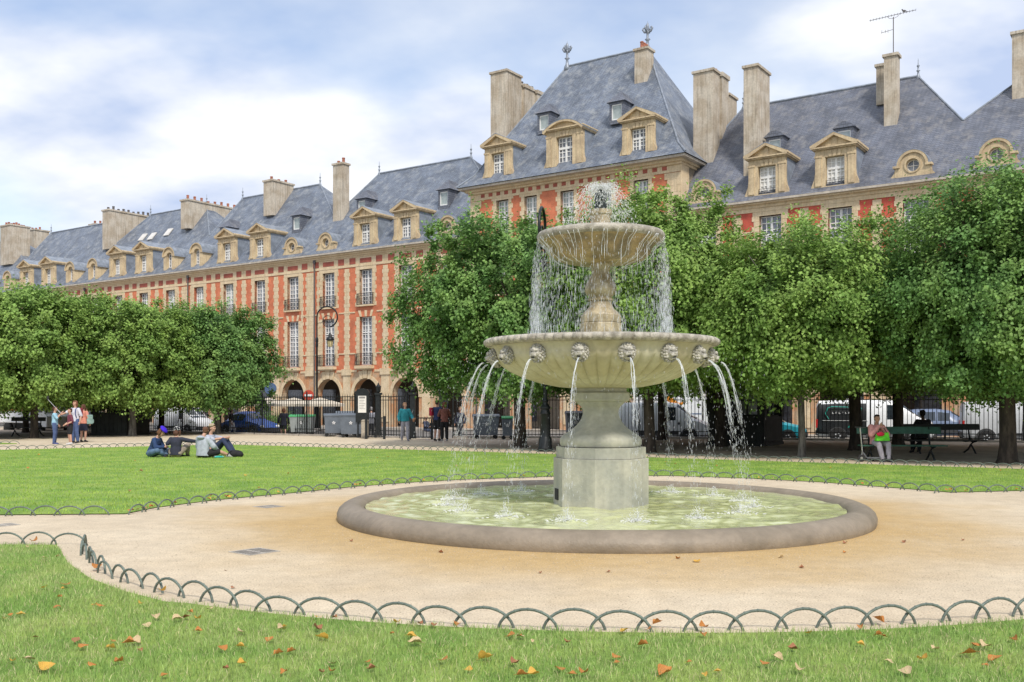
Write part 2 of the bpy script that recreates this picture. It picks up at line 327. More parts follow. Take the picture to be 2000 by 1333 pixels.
def dormer_mesh(kind):
    s = MB(); rf = MB()
    if kind == 'pediment' or kind == 'big':
        w, h = (2.3, 3.15) if kind == 'pediment' else (2.9, 3.55)
        ow, oh = (1.12, 1.72) if kind == 'pediment' else (1.3, 2.05)
        hw = w / 2; base = .12
        for sx in (-1, 1):
            xa, xb = sx * ow / 2, sx * hw
            s.box(min(xa, xb), max(xa, xb), 0, 2.3, 0, base + oh)
            x = sx * hw; poly = [(x, .0), (x + sx * .28, .0), (x + sx * .22, .18), (x + sx * .06, .6), (x, 1.0)]; s.prism(poly, .02, .3)
            s.box(min(sx * (hw - .38), sx * (hw - .02)), max(sx * (hw - .38), sx * (hw - .02)), -.05, 0, .15, base + oh)
            s.box(min(sx * (hw - .42), sx * (hw + .03)), max(sx * (hw - .42), sx * (hw + .03)), -.08, .1, base + oh - .02, base + oh + .1)
        s.box(-ow / 2, ow / 2, 0, 1.9, 0, base)
        zt = base + oh
        s.box(-hw, hw, 0, 2.3, zt, zt + .42)
        for sx, ww in ((0, .12), (-1, .1), (1, .1)): s.prism([(sx * .24 - ww * .8, zt + .002), (sx * .24 + ww * .8, zt + .002), (sx * .30 + ww * 1.25, zt + .36), (sx * .30 - ww * 1.25, zt + .36)], -.045, 0.0)
        zc = zt + .42
        s.box(-hw - .1, hw + .1, -.16, 2.3, zc, zc + .07); s.box(-hw - .2, hw + .2, -.26, 2.3, zc + .07, zc + .15)
        zp = zc + .15; zt2 = h
        if kind == 'pediment':
            s.prism([(-hw, zp), (hw, zp), (0, zt2 - .12)], -.02, .5)
            for sx in (-1, 1): s.prism([(sx * (hw + .24), zp + .002), (sx * (hw + .24), zp + .12), (0, zt2 + .02), (0, zt2 - .14), (sx * (hw - .06), zp + .002)], -.27, 2.2)
            s.box(-.14, .14, -.06, -.02, zp, zt2 - .22)
            rf.prism([(-hw - .22, zp + .125), (0, zt2 + .03), (hw + .22, zp + .125), (0, zt2 + .075)], -.28, 3.6)
            rf.prism([(-hw, zp - .2), (hw, zp - .2), (hw, zp), (0, zt2 - .13), (-hw, zp)], 2.2, 3.7)
        else:
            rr = (hw * hw + .5 * .5) / (2 * .5); cz = zp + .5 - rr; aa = math.asin((hw + .2) / rr)
            o = [(rr * math.sin(t), cz + rr * math.cos(t)) for t in [-aa + 2 * aa * i / 14 for i in range(15)]]
            inn = [(x * .93, z - .13) for x, z in o]
            s.prism([(-hw, zp)] + [(x, max(z, zp + .01)) for x, z in inn[1:-1]] + [(hw, zp)], -.02, .5)
            for i in range(14): s.prism([o[i], o[i + 1], inn[i + 1], inn[i]], -.27, 2.2)
            for i in range(14): rf.prism([(o[i][0], o[i][1] + .004), (o[i + 1][0], o[i + 1][1] + .004), (o[i + 1][0], o[i + 1][1] + .05), (o[i][0], o[i][1] + .05)], -.28, 3.3)
        for sx in (-1, 1): rf.box(min(sx * (hw - .03), sx * (hw + .02)), max(sx * (hw - .03), sx * (hw + .02)), .32, 2.32, .02, zc - .01)
        win = (base, ow - .06, oh - .02)
    elif kind == 'arched':
        hw, h, ow, oh = .84, 2.2, .82, 1.42
        for sx in (-1, 1):
            s.box(min(sx * ow / 2, sx * hw), max(sx * ow / 2, sx * hw), 0, 1.9, 0, oh)
            s.box(min(sx * (hw - .3), sx * (hw + .05)), max(sx * (hw - .3), sx * (hw + .05)), -.07, .1, oh - .08, oh + .04)
        s.box(-ow / 2, ow / 2, 0, 1.6, 0, .06)
        o = arcpts(0, oh - .1, hw, 0, PI, 14); i_ = arcpts(0, oh - .1, ow / 2, 0, PI, 14)
        for k in range(14): s.prism([o[k], o[k + 1], i_[k + 1], i_[k]], -.0, 1.9)
        o2 = arcpts(0, oh - .1, hw + .1, 0, PI, 14)
        for k in range(14): s.prism([o2[k], o2[k + 1], o[k + 1], o[k]], -.12, 1.5)
        o3 = arcpts(0, oh - .1, hw + .14, 0, PI, 14)
        for k in range(14): rf.prism([o3[k], o3[k + 1], (o2[k + 1][0] * 1.004, o2[k + 1][1] + .004), (o2[k][0] * 1.004, o2[k][1] + .004)], -.1, 2.6)
        rf.prism(arcpts(0, oh - .1, hw - .02, 0, PI, 12), 1.9, 2.5)
        s.prism(arcpts(0, oh - .1, ow / 2 - .003, 0, PI, 12), .42, .5)
        win = (.06, ow - .04, oh + .12)
    else:  # oculus
        hw, h, cz, r = .95, 1.62, .70, .36
        n = 28; o = []; i_ = []
        for k in range(n):
            a = 2 * PI * k / n + PI / n; ca, sa = math.cos(a), math.sin(a)
            t = min(hw / max(abs(ca), 1e-3), cz / max(-sa, 1e-3) if sa < 0 else 1e9)
            if sa > 0: t = min(t, .84) if abs(ca) * .84 < hw else t
            if sa > 0: t = .84
            o.append((t * ca, cz + t * sa)); i_.append((r * ca, cz + r * sa))
        for k in range(n):
            q = (k + 1) % n; s.prism([o[k], o[q], i_[q], i_[k]], 0, .42)
        for rr0, rr1, pr in ((.36, .45, -.05), (.70, .84, -.09)):
            for k in range(n):
                a0 = 2 * PI * k / n; a1 = 2 * PI * (k + 1) / n
                if rr0 > .6 and not (0 <= a0 < PI - .01): continue
                s.prism([(rr1 * math.cos(a0), cz + rr1 * math.sin(a0)), (rr1 * math.cos(a1), cz + rr1 * math.sin(a1)), (rr0 * math.cos(a1), cz + rr0 * math.sin(a1)), (rr0 * math.cos(a0), cz + rr0 * math.sin(a0))], pr, -.002)
        for sx in (-1, 1): s.box(min(sx * .68, sx * 1.04), max(sx * .68, sx * 1.04), -.13, .3, cz - .1, cz + .02)
        for sx in (-1, 1): s.prism([(sx * .95, .0), (sx * 1.22, .0), (sx * 1.16, .13), (sx * 1.0, .32), (sx * .95, .5)], .02, .25)
        o3 = arcpts(0, cz, .88, 0, PI, 14); o2 = arcpts(0, cz, .845, 0, PI, 14)
        for k in range(14): rf.prism([o3[k], o3[k + 1], o2[k + 1], o2[k]], -.1, 1.7)
        rf.prism([(-.84, 0), (.84, 0)] + arcpts(0, cz, .84, 0, PI, 14), .43, 1.3)
        win = (cz - r, 2 * r, 2 * r)
    return s.mesh('dormer', 'dormer_stone'), rf.mesh('dormer_roof', 'lead'), win
DC = {}
def dormer(parent, cx, z, kind, y=-.12, pane='pane_dark', rail=False):
    if kind not in DC: DC[kind] = dormer_mesh(kind)
    a, b, (wz, ww, wh) = DC[kind]
    o = inst(a, 'dormer', parent, (cx, y, z)); inst(b, 'dormer_roof', o)
    if kind == 'oculus':
        if 'ow' not in WCACHE:
            f = MB(); n = 20
            for k in range(n):
                a0 = 2 * PI * k / n; a1 = 2 * PI * (k + 1) / n
                f.prism([(r_ * math.cos(t), r_ * math.sin(t)) for r_, t in ((.355, a0), (.355, a1), (.30, a1), (.30, a0))], 0, .06)
            f.box(-.02, .02, .01, .05, -.30, .30); f.box(-.30, -.02, .01, .05, -.02, .02); f.box(.02, .30, .01, .05, -.02, .02)
            p = MB(); p.prism([(.34 * math.cos(2 * PI * k / n), .34 * math.sin(2 * PI * k / n)) for k in range(n)], .055, .065)
            WCACHE['ow'] = (f.mesh('window_frame', 'white_paint'), p.mesh('pane', 'pane_dark'))
        fa, fb = WCACHE['ow']
        inst(fa, 'window_frame', o, (0, .25, .70)); inst(fb, 'pane', o, (0, .25, .70))
    else:
        key = (ww, wh, kind, pane)
        if key not in WCACHE:
            tmp = empty('tmp'); wo = window(tmp, 0, 0, ww, wh, 4 if ww > .9 else 2, 6 if wh > 1.6 else 5, pane, transom=(wh * .62 if wh > 1.6 else None))
            WCACHE[key] = (wo.data, wo.children[0].data)
            bpy.data.objects.remove(wo.children[0]); bpy.data.objects.remove(wo); bpy.data.objects.remove(tmp)
        fa, fb = WCACHE[key]
        inst(fa, 'window_frame', o, (0, .3, wz)); inst(fb, 'pane', o, (0, .3, wz))
        if rail:
            m = MB()
            for zz in (.2, .33, .46): m.box(-ww / 2, ww / 2, .1, .12, zz, zz + .02)
            for k in range(7): m.box(-ww / 2 + ww * k / 6 - .008, -ww / 2 + ww * k / 6 + .008, .102, .118, wz, .46)
            m.build('window_guard', 'iron', o)
    return o
LC = {}
def lucarne(parent, u, y, z, pane='pane_blind', hip=True):
    if hip not in LC:
        m = MB(); g = MB(); fr = MB()
        m.box(-.5, -.36, 0, 1.1, -.1, 1.05); m.box(.36, .5, 0, 1.1, -.1, 1.05); m.box(-.36, .36, 0, 1.1, .93, 1.05); m.box(-.36, .36, 0, .9, -.1, .1)
        if hip: m.add([(-.66, -.16, 1.05), (.66, -.16, 1.05), (.66, 1.5, 1.05), (-.66, 1.5, 1.05), (0, .55, 1.72), (0, 1.5, 1.72)], [(0, 1, 4), (1, 2, 5, 4), (3, 0, 4, 5), (2, 3, 5), (0, 3, 2, 1)])
        else: m.prism([(-.62, 1.05), (.62, 1.05), (.3, 1.27), (0, 1.33), (-.3, 1.27)], -.12, 1.5)
        fr.box(-.36, -.30, .05, .12, .1, .93); fr.box(.30, .36, .05, .12, .1, .93); fr.box(-.3, .3, .05, .12, .1, .17); fr.box(-.3, .3, .05, .12, .87, .93)
        g.box(-.3, .3, .09, .1, .17, .87)
        LC[hip] = (m.mesh('roof_lucarne', 'slate_dark'), fr.mesh('window_frame', 'white_paint'), g.mesh('pane', 'pane_curtain'))
    a, b, c_ = LC[hip]; o = inst(a, 'roof_lucarne', parent, (u, y - .62, z - .62), (0, 0, 0), (1.1, 1.15, 1.3)); inst(b, 'window_frame', o); inst(c_, 'pane', o)
    return o
def finial(parent, u, y, z, big=False):
    m = MB(); k = 1.75 if big else 1
    m.lathe([(.16 * k, -.3), (.13 * k, .0), (.07 * k, .12 * k), (.05 * k, .3 * k), (.12 * k, .36 * k), (.05 * k, .42 * k), (.05 * k, .6 * k), (.1 * k, .66 * k), (.03 * k, .74 * k), (.02 * k, 1.0 * k), (0, 1.15 * k)], 10)
    if big:
        for a in range(4):
            t = a * PI / 2; c, s_ = math.cos(t), math.sin(t)
            m.tube([(0, 0, 1.15), (.25 * c, .25 * s_, 1.2), (.38 * c, .38 * s_, 1.4), (.32 * c, .32 * s_, 1.52), (.22 * c, .22 * s_, 1.46)], [.07, .08, .08, .06, .04], 6)
        m.ball((0, 0, 1.5), (.13, .13, .34), 8, 6)
    return m.build('roof_finial', 'lead', parent, True, loc=(u, y, z))
def chimney(parent, u0, u1, y0, y1, z0, z1, pots=0, mt='render', flutes=0, dark=False, side=False):
    m = MB(); m.box(u0, u1, y0, y1, z0, z1 - .16)
    m.box(u0 - .09, u1 + .09, y0 - .09, y1 + .09, z1 - .16, z1)
    for i in range(flutes):
        y = y0 + (y1 - y0) * (i + .5) / flutes; d = (y1 - y0) / flutes * .3
        m.box(u1 - .01, u1 + .22, y - d, y + d, z0, z1 - .3)
        m.box(u1 + .08, u1 + .3, y - d - .08, y + d + .08, z1 - .3, z1 - .02)
    o = m.build('chimney', mt, parent)
    if pots:
        for i in range(pots):
            y = y0 + (y1 - y0) * (i + .5) / pots if (y1 - y0) > (u1 - u0) or side else (y0 + y1) / 2
            x = (u0 + u1) / 2 if (y1 - y0) > (u1 - u0) or side else u0 + (u1 - u0) * (i + .5) / pots
            h = random.choice((.28, .38, .48)); p = MB(); p.lathe([(.13, z1), (.12, z1 + h * .8), (.15, z1 + h * .85), (.12, z1 + h)], 8, (x, y)); p.build('chimney_pot', 'pot_dark' if dark else 'terracotta', o)
    return o

def pavilion(u0, u1, label, variant='std', dorm=('oculus', 'pediment', 'pediment', 'oculus'), ridge=(2.3, 4.5), panes=None, wf=0, rails=True, pipe=True, slate='slate', centers=None):
    W = u1 - u0; root = empty('arcaded_town_house', (*fpos(u0), 0), FR, label, 'town house')
    nb = 4; bw = 4.18; mg = (W - nb * bw) / 2
    C = [mg + bw * (i + .5) for i in range(nb)]
    br = MB(); st = MB(); gs = MB()
    P2 = variant == 'king'; right = variant == 'right'
    EZ = 17.5 if P2 else 14.0
    UZ0, UZ1 = (9.6, 12.45) if not right else (9.75, 13.1)
    LZ0, LZ1 = 4.75, 8.65
    hw = .69
    # ground storey: arches cut through a .6 m wall
    AR, AS = 1.36, 2.32
    for i, c in enumerate(C):
        a = c - bw / 2 if i else 0; b = c + bw / 2 if i < nb - 1 else W
        poly = [(a, -.32), (c - AR, -.32)] + arcpts(c, AS, AR, PI, 0, 18) + [(c + AR, -.32), (b, -.32), (b, 4.2), (a, 4.2)]
        gs.prism(poly, 0, .6)
        arc0 = arcpts(c, AS, AR + .30, PI, 0, 18); arc1 = arcpts(c, AS, AR, PI, 0, 18)
        for k in range(18): st.prism([arc0[k], arc0[k + 1], arc1[k + 1], arc1[k]], -.05, .1)
        for q, (wd, up) in enumerate(((.2, .62), (.16, .5), (.16, .5))):
            x = (0, -.42, .42)[q]; zb = AS + math.sqrt(max(AR * AR - x * x, 0)) + .01
            st.prism([(c + x - wd, zb), (c + x + wd, zb), (c + x * 1.25 + wd * 1.3, 4.42 if q == 0 else 4.3), (c + x * 1.25 - wd * 1.3, 4.42 if q == 0 else 4.3)], -.12 - (.03 if q == 0 else 0), -.055)
        for sx in (-1, 1): st.box(min(c + sx * AR, c + sx * (AR + .36)), max(c + sx * AR, c + sx * (AR + .36)), -.07, -.002, AS - .16, AS + .02)
        st.box(c - .9, c + .9, -.42, .1, 4.46, 4.70); st.box(c - .8, c + .8, -.3, .0, 4.36, 4.46)
    edges = [0] + [mg + bw * i for i in range(1, nb)] + [W]
    for e in edges:
        x0, x1 = max(0, e - .5), min(W, e + .5)
        st.box(x0, x1, -.14, -.003, 3.95, 4.45); st.box(x0 + .1, x1 - .1, -.06, -.003, .2, 3.95) if 0 < e < W else None
    for a, b in [(edges[i] + .5, C[i] - .95) for i in range(nb)] + [(C[i] + .95, edges[i + 1] - .5) for i in range(nb)]: st.box(a, b, -.05, -.003, 4.2, 4.38)
    # upper wall with openings
    if P2:
        C = [4.15 + d for d in (-.82 + 0, 1.63, 4.66, 7.6, 10.35)]; C = [c - 0.45 for c in C]; hw = .54
        floors = [(4.75, 8.5), (9.6, 12.4), (13.2, 16.4)]
    else: floors = [(LZ0, LZ1), (UZ0, UZ1)]
    zprev = 4.2
    xs = [0] + [v for c in C for v in (c - hw, c + hw)] + [W]
    for (z0, z1) in floors:
        br.box(0, W, 0, .6, zprev, z0)
        for i in range(0, len(xs), 2): br.box(xs[i], xs[i + 1], 0, .6, z0, z1)
        zprev = z1
    br.box(0, W, 0, .6, zprev, EZ)
    # stone work
    for fi, (z0, z1) in enumerate(floors):
        for i, c in enumerate(C):
            for sx in (-1, 1):
                chain(st, c + sx * hw, z0 - (.1 if fi else 0), z1, .34 if not P2 else .26, .46 if not P2 else .38, -.03, .26, side=sx)
            st.box(c - hw - .42, c + hw + .42, -.03, .26, z1, z1 + .26) if (fi == len(floors) - 1 or right) else None
            if fi == 0 or (P2 and fi == 1):
                for q in (-2, -1, 0, 1, 2):
                    x = c + q * .27; t = q * .05
                    if q % 2 == 0: st.prism([(x - .10, z1 + .002), (x + .10, z1 + .002), (x + t * 1.6 + .13, z1 + .50), (x + t * 1.6 - .13, z1 + .50)], -.045, .26)
            if fi: st.box(c - .86 * hw / .69, c + .86 * hw / .69, -.2, .1, z0 - .13, z0)
            if rails and fi < 2: railing(root, c, z0, 1.7 if not P2 else 1.4, .9, -.2 if fi else -.4)
            kind = (panes[i % len(panes)] if panes else 'pane_dark')
            if fi == 0: window(root, c, z0, 2 * hw - .02, z1 - z0 - .01, 4, 11, kind, transom=(z1 - z0) * .68)
            else: window(root, c, z0, 2 * hw - .02, z1 - z0 - .01, 4, 8, kind, transom=(z1 - z0) * .66 if P2 or right else None)
    topz = floors[-1][1]
    if not P2:
        for i in range(nb + 1):
            e = edges[i]
            if 0 < i < nb: chain(st, e, 4.46, 12.62 if not right else 13.3, .5, .66, -.03)
            elif i == 0: chain(st, 0, 4.46, 12.62, .42, .55, -.03, side=1); chain(st, .95, 4.46, 12.62, .18, .34, -.03)
            else: chain(st, W, 4.46, 12.62, .42, .55, -.03, side=-1); chain(st, W - .95, 4.46, 12.62, .18, .34, -.03)
        for zz in (8.98, 5.65):
            for i, c in enumerate(C):
                for sx in (-1, 1): st.box(min(c + sx * 1.18, c + sx * 2.07), max(c + sx * 1.18, c + sx * 2.07), -.05, -.002, zz, zz + .11)
        if right:
            for c in C:
                for sx in (-1, 1): st.box(min(c + sx * 1.15, c + sx * 1.85), max(c + sx * 1.15, c + sx * 1.85), -.05, -.002, 12.0, 12.2)
            st.box(0, W, -.06, .0, 13.36, 13.62); st.box(0, W, -.14, .0, 13.62, 13.8)
        else:
            st.box(0, W, -.05, 0, 12.72, 12.86); st.box(0, W, -.03, 0, 12.86, 13.5)
            for i, c in enumerate(C):
                br.box(c - .62, c + .62, -.05, -.031, 12.99, 13.36, 1)
                for sx in (-1, 1): br.box(c + sx * 1.45 - .33, c + sx * 1.45 + .33, -.05, -.031, 12.95, 13.44, 1)
            st.box(0, W, -.10, 0, 13.5, 13.62); st.box(0, W, -.2, 0, 13.62, 13.76)
        st.box(0, W, -.34, 0, 13.8 if right else 13.76, 13.9)
        gt = MB(); gt.box(0, W, -.5, .0, 13.903, 14.03); gt.build('gutter', 'cornice', root)
    else:
        chain(st, 0, 4.46, 16.55, .8, 1.0, -.05, side=1, bh=.42); chain(st, W, 4.46, 16.55, .95, 1.15, -.05, side=-1, bh=.42)
        st.box(0, W, -.06, 0, 16.58, 16.72); st.box(0, W, -.04, 0, 16.72, 17.05)
        n = 22
        for i in range(n):
            x = .8 + (W - 1.6) * (i + .5) / n; br.box(x - .17, x + .17, -.055, -.041, 16.76, 17.02, 1)
        st.box(-.1, W + .1, -.2, 6, 17.05, 17.2); st.box(-.25, W + .25, -.4, 6, 17.2, 17.36)
        st.box(W + .002, W + .06, -.03, 1.1, 4.3, 17.05)
        gt = MB(); gt.box(-.6, W + .6, -.75, 12.6, 17.363, 17.52); gt.build('gutter', 'cornice', root)
    gs.build('arcade_wall', 'plaster', root)
    br.build('brick_wall', ['brick_red' if right else 'brick', 'brick_frieze'], root); st.build('stone_trim', 'stone' , root)
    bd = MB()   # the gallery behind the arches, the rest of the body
    bd.box(0, W, 4.2, 12, -.32, 4.1); bd.box(0, W, .62, 12, 4.1, EZ - .05); bd.build('house_body', 'arcade_shade' if not P2 else 'render', root)
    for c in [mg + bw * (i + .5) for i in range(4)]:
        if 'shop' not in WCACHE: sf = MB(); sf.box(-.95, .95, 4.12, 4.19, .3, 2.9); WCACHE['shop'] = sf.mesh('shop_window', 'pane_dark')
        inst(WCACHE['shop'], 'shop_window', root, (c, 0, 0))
    if P2:
        sw = MB(); sw.box(W - .4, W, .61, 12, 13.9, 17.05); sw.build('side_wall', 'stone', root)
    if pipe:
        p = MB(); p.tube([(.62, -.12, 13.9), (.62, -.12, 4.5), (.62, -.1, -.2)], .06, 8); p.box(.5, .74, -.2, -.04, 13.35, 13.62); p.build('drainpipe', 'pot_dark', root)
    # roof
    rf = MB(); r0, r1 = ridge
    if P2:
        y0, y1, yr = -.85, 12.7, 6; zr = 27.4; ov = .7
        L0 = [(-ov, y0, 17.53), (W + ov, y0, 17.53), (W + ov, y1, 17.53), (-ov, y1, 17.53)]
        L1 = [(.25, .1, 18.5), (W - .25, .1, 18.5), (W - .25, 11.9, 18.5), (.25, 11.9, 18.5)]
        RA, RB = (r0, yr, zr), (W - r1, yr, zr); fs = []
        V = L0 + L1 + [RA, RB]
        for k in range(4): q = (k + 1) % 4; fs.append((k, q, q + 4, k + 4))
        fs += [(4, 5, 9, 8), (5, 6, 9), (6, 7, 8, 9), (7, 4, 8)]
        rf.add(V, fs)
    else:
        y0, yk, yr = -.48, .5, 6.0; zv = 17.8; yv = yk + (zv - 14.9) / 1.2545; zr = 21.8
        V = [(0, y0, 14.04), (W, y0, 14.04), (W, yk, 14.9), (0, yk, 14.9), (W, yv, zv), (W - r1, yr, zr), (r0, yr, zr), (0, yv, zv), (0, 12 - yv, zv), (W, 12 - yv, zv), (0, 12.5, 14.04), (W, 12.5, 14.04)]
        fs = [(0, 1, 2, 3), (3, 2, 4, 5, 6, 7), (7, 6, 8), (4, 9, 5), (8, 6, 5, 9), (10, 8, 9, 11)]
        rf.add(V, fs)
    ro = rf.build('roof', slate, root)
    rc = MB(); rc.tube([(r0, yr, zr + .03), (W - r1, yr, zr + .03)], .09, 6)
    if P2:
        rc.tube([(W - r1, yr, zr + .03), (W - .25, .1, 18.53), (W + .7, -.85, 17.6)], .06, 5); rc.tube([(r0, yr, zr + .03), (.25, .1, 18.53), (-.7, -.85, 17.6)], .06, 5)
    else:
        rc.tube([(W - r1, yr, zr + .03), (W, yv, zv + .03)], .05, 5); rc.tube([(r0, yr, zr + .03), (0, yv, zv + .03)], .05, 5)
    rc.build('ridge_cap', 'lead', ro)
    for x in (r0, W - r1): finial(ro, x, yr, zr, P2)
    if centers is None: centers = C
    for c, k in zip(centers, dorm):
        if k: dormer(root, c, 14.28 if not P2 else 17.95, k, -.12 if not P2 else -.3, 'pane_dark' if not right else 'pane_blind', rail=right and k != 'oculus')
    return root, root

U = [12.9, -3.72, -20.6, -37.3, -54.1, -70.9, -87.7]
TXT = 'brick and stone arcaded house with slate roof, '
rightP, rr = pavilion(12.95, 29.4, 'red brick house with slate roof between the tall pavilion and the far right house', 'right', ridge=(2.1, 3.1), slate='slate_dark', pipe=False, centers=[1.9, 5.95, 10.05, 14.35])
lucarne(rr, 18.5 - 12.95, 3.0, 17.75, hip=False); lucarne(rr, 22.85 - 12.95, 2.92, 17.6, hip=False)
chimney(rr, 16.85 - 12.95, 17.75 - 12.95, 1.4, 3.6, 15.6, 23.0)
chimney(rr, 24.95 - 12.95, 25.7 - 12.95, 3.2, 3.9, 18, 22.6)
chimney(rr, 24.2 - 12.95, 24.9 - 12.95, 4.4, 5.2, 20, 22.5)
farR, fr = pavilion(29.4, 46.2, 'grey slate roofed house cut off by the right edge behind the lime trees', 'right', ridge=(4.6, 3.1), slate='slate_dark', pipe=False)
# its roof is higher towards the right
chimney(fr, 2.4, 4.2, 3.6, 4.8, 18.5, 22.6)
king, kr = pavilion(-3.72, 13.2, 'tall central pavilion with steep slate roof and two large fleur finials', 'king', dorm=('pediment', 'big', 'pediment'), ridge=(4.7, 5.4), panes=['pane_curtain'], pipe=True, centers=[2.65, 8.3, 13.97])
chimney(kr, -.35, 1.15, 3.0, 5.0, 17, 27.1, pots=0, flutes=0)
chimney(kr, -.1, 1.0, 5.0, 8.6, 17, 26.6, pots=5, flutes=2, dark=True)
chimney(kr, -.1, 1.0, 8.6, 12.5, 17, 25.6, pots=3, flutes=1, dark=False)
chimney(kr, 16.6, 18.0, 2.6, 3.7, 14.6, 23.75, flutes=0)
chimney(kr, 16.8, 17.8, 3.7, 5.6, 14.6, 23.9, pots=1, flutes=1)
chimney(kr, 16.8, 17.9, 5.6, 7.0, 14.6, 22.9)
chimney(kr, 11.55, 12.55, 3.9, 4.9, 22.5, 26.7, pots=3, side=True)
lucarne(kr, 7.66 + 3.72 + .1, 2.0, 21.6); lucarne(kr, 1.56 + 3.72, 2.42, 22.0)
leftA, r3 = pavilion(-20.6, -3.72, 'orange brick house directly left of the tall pavilion, fully seen above the cafe', dorm=('oculus', 'pediment', 'pediment', 'oculus'), centers=[1.95, 6.3, 10.6, 14.8])
lucarne(r3, 20.6 - 7.97, 2.72, 17.68); lucarne(r3, 20.6 - 17.0, 3.0, 18.1)
chimney(r3, .25, 1.4, 2.4, 3.2, 17, 22.25, pots=2)
leftB, r4 = pavilion(-37.3, -20.6, 'orange brick house second left of the tall pavilion, behind the lamp post', dorm=('arched', 'pediment', 'pediment', 'oculus'), ridge=(1.0, 5.0), panes=['pane_curtain', 'pane_curtain', 'pane_dark', 'pane_dark'], centers=[1.9, 6.1, 10.45, 14.6])
lucarne(r4, 37.3 - 24.32, 2.51, 17.42); lucarne(r4, 37.3 - 33.96, 2.47, 17.37)
chimney(r4, 7.0, 8.2, 3.4, 6.0, 19, 22.3, pots=3)
leftC, r5 = pavilion(-54.1, -37.3, 'brick house third left of the tall pavilion with three skylights in its roof', dorm=('arched', 'pediment', 'pediment', 'arched'), ridge=(3.0, 4.5), panes=['pane_dark', 'pane_dark', 'pane_dark', 'pane_curtain'], centers=[2.1, 6.15, 10.5, 14.6])
chimney(r5, 11.9, 13.0, 3.2, 10.6, 19, 21.9, pots=9)
for u, y, z in ((-44.85, 3.75, 18.98), (-47.34, 3.6, 18.79), (-48.97, 3.65, 18.85)):
    m = MB(); m.box(-.4, .4, -.5, .5, 0, .09); o = m.build('skylight', 'pane_blind', r5, loc=(u + 54.1, y - .05, z + .02), rot=(math.atan(1.2545), 0, 0))
leftD, r6 = pavilion(-70.9, -54.1, 'weathered slate roofed house fourth left of the tall pavilion above the trees', dorm=('arched', 'pediment', 'pediment', 'arched'), ridge=(.6, 1.5), rails=False, centers=[2.4, 6.1, 10.5, 14.8])
chimney(r6, 16.3, 17.5, 2.6, 8.0, 18, 22.2, pots=9, dark=True); chimney(r6, 7.6, 8.8, 6.5, 8.5, 20, 22.2, pots=3)
leftE, r7 = pavilion(-87.7, -70.9, 'last house at the left edge with a broad rendered chimney stack', dorm=('arched', 'pediment', 'pediment', 'arched'), ridge=(3, 6.5), rails=False)
chimney(r7, 12.4, 14.6, 2.6, 5.0, 18, 22.7, pots=8, dark=False); chimney(r7, 3, 9, 8.6, 10.6, 18, 23.6, pots=7, dark=False)
# television aerial with a bird on the right hand chimney
ax, ay = fpos(25.4, 3.6)
t = empty('television_aerial', (ax, ay, 22.6), R(-20), 'thin grey television aerial on the roof chimney at the upper right', 'aerial')
m = MB(); m.tube([(0, 0, 0), (0, 0, 2.3)], .03, 6); m.build('mast', 'pot_dark', t)
m = MB(); m.tube([(-1.35, 0, 2.25), (1.25, 0, 2.55)], .018, 5)
for i in range(16): x = -1.3 + i * .17; m.tube([(x, -.2, 2.25 + (x + 1.35) * .115), (x, .2, 2.25 + (x + 1.35) * .115)], .009, 4)
m.tube([(-.35, 0, 2.36), (-.25, 0, 2.25), (0, 0, 2.2), (.25, 0, 2.3), (.35, 0, 2.44)], .012, 5)
m.tube([(-.7, 0, 1.42), (0, 0, 1.55)], .014, 5)
for x in (-.65, -.45, -.3): m.tube([(x, -.12, 1.5), (x, .12, 1.5)], .009, 4); m.tube([(x, 0, 1.38), (x, 0, 1.58)], .009, 4)
m.build('antenna_arms', 'pot_dark', t)
m = MB(); m.ball((0, 0, .08), (.12, .06, .065), 10, 6); m.ball((-.11, 0, .15), .042, 8, 6); m.tube([(-.14, 0, .15), (-.19, 0, .14)], [.012, .002], 5); m.tube([(.08, 0, .08), (.25, 0, .03)], [.035, .012], 6, sq=.5)
m.tube([(-.01, .02, .05), (-.01, .02, 0)], .006, 4); m.tube([(-.01, -.02, .05), (-.01, -.02, 0)], .006, 4)
o = m.build('bird', 'pot_dark', None, True, loc=(ax + .6 * math.cos(R(-20)), ay + .6 * math.sin(R(-20)), 22.6 + 2.50)); tag(o, 'small dark bird perched on the television aerial', 'bird')
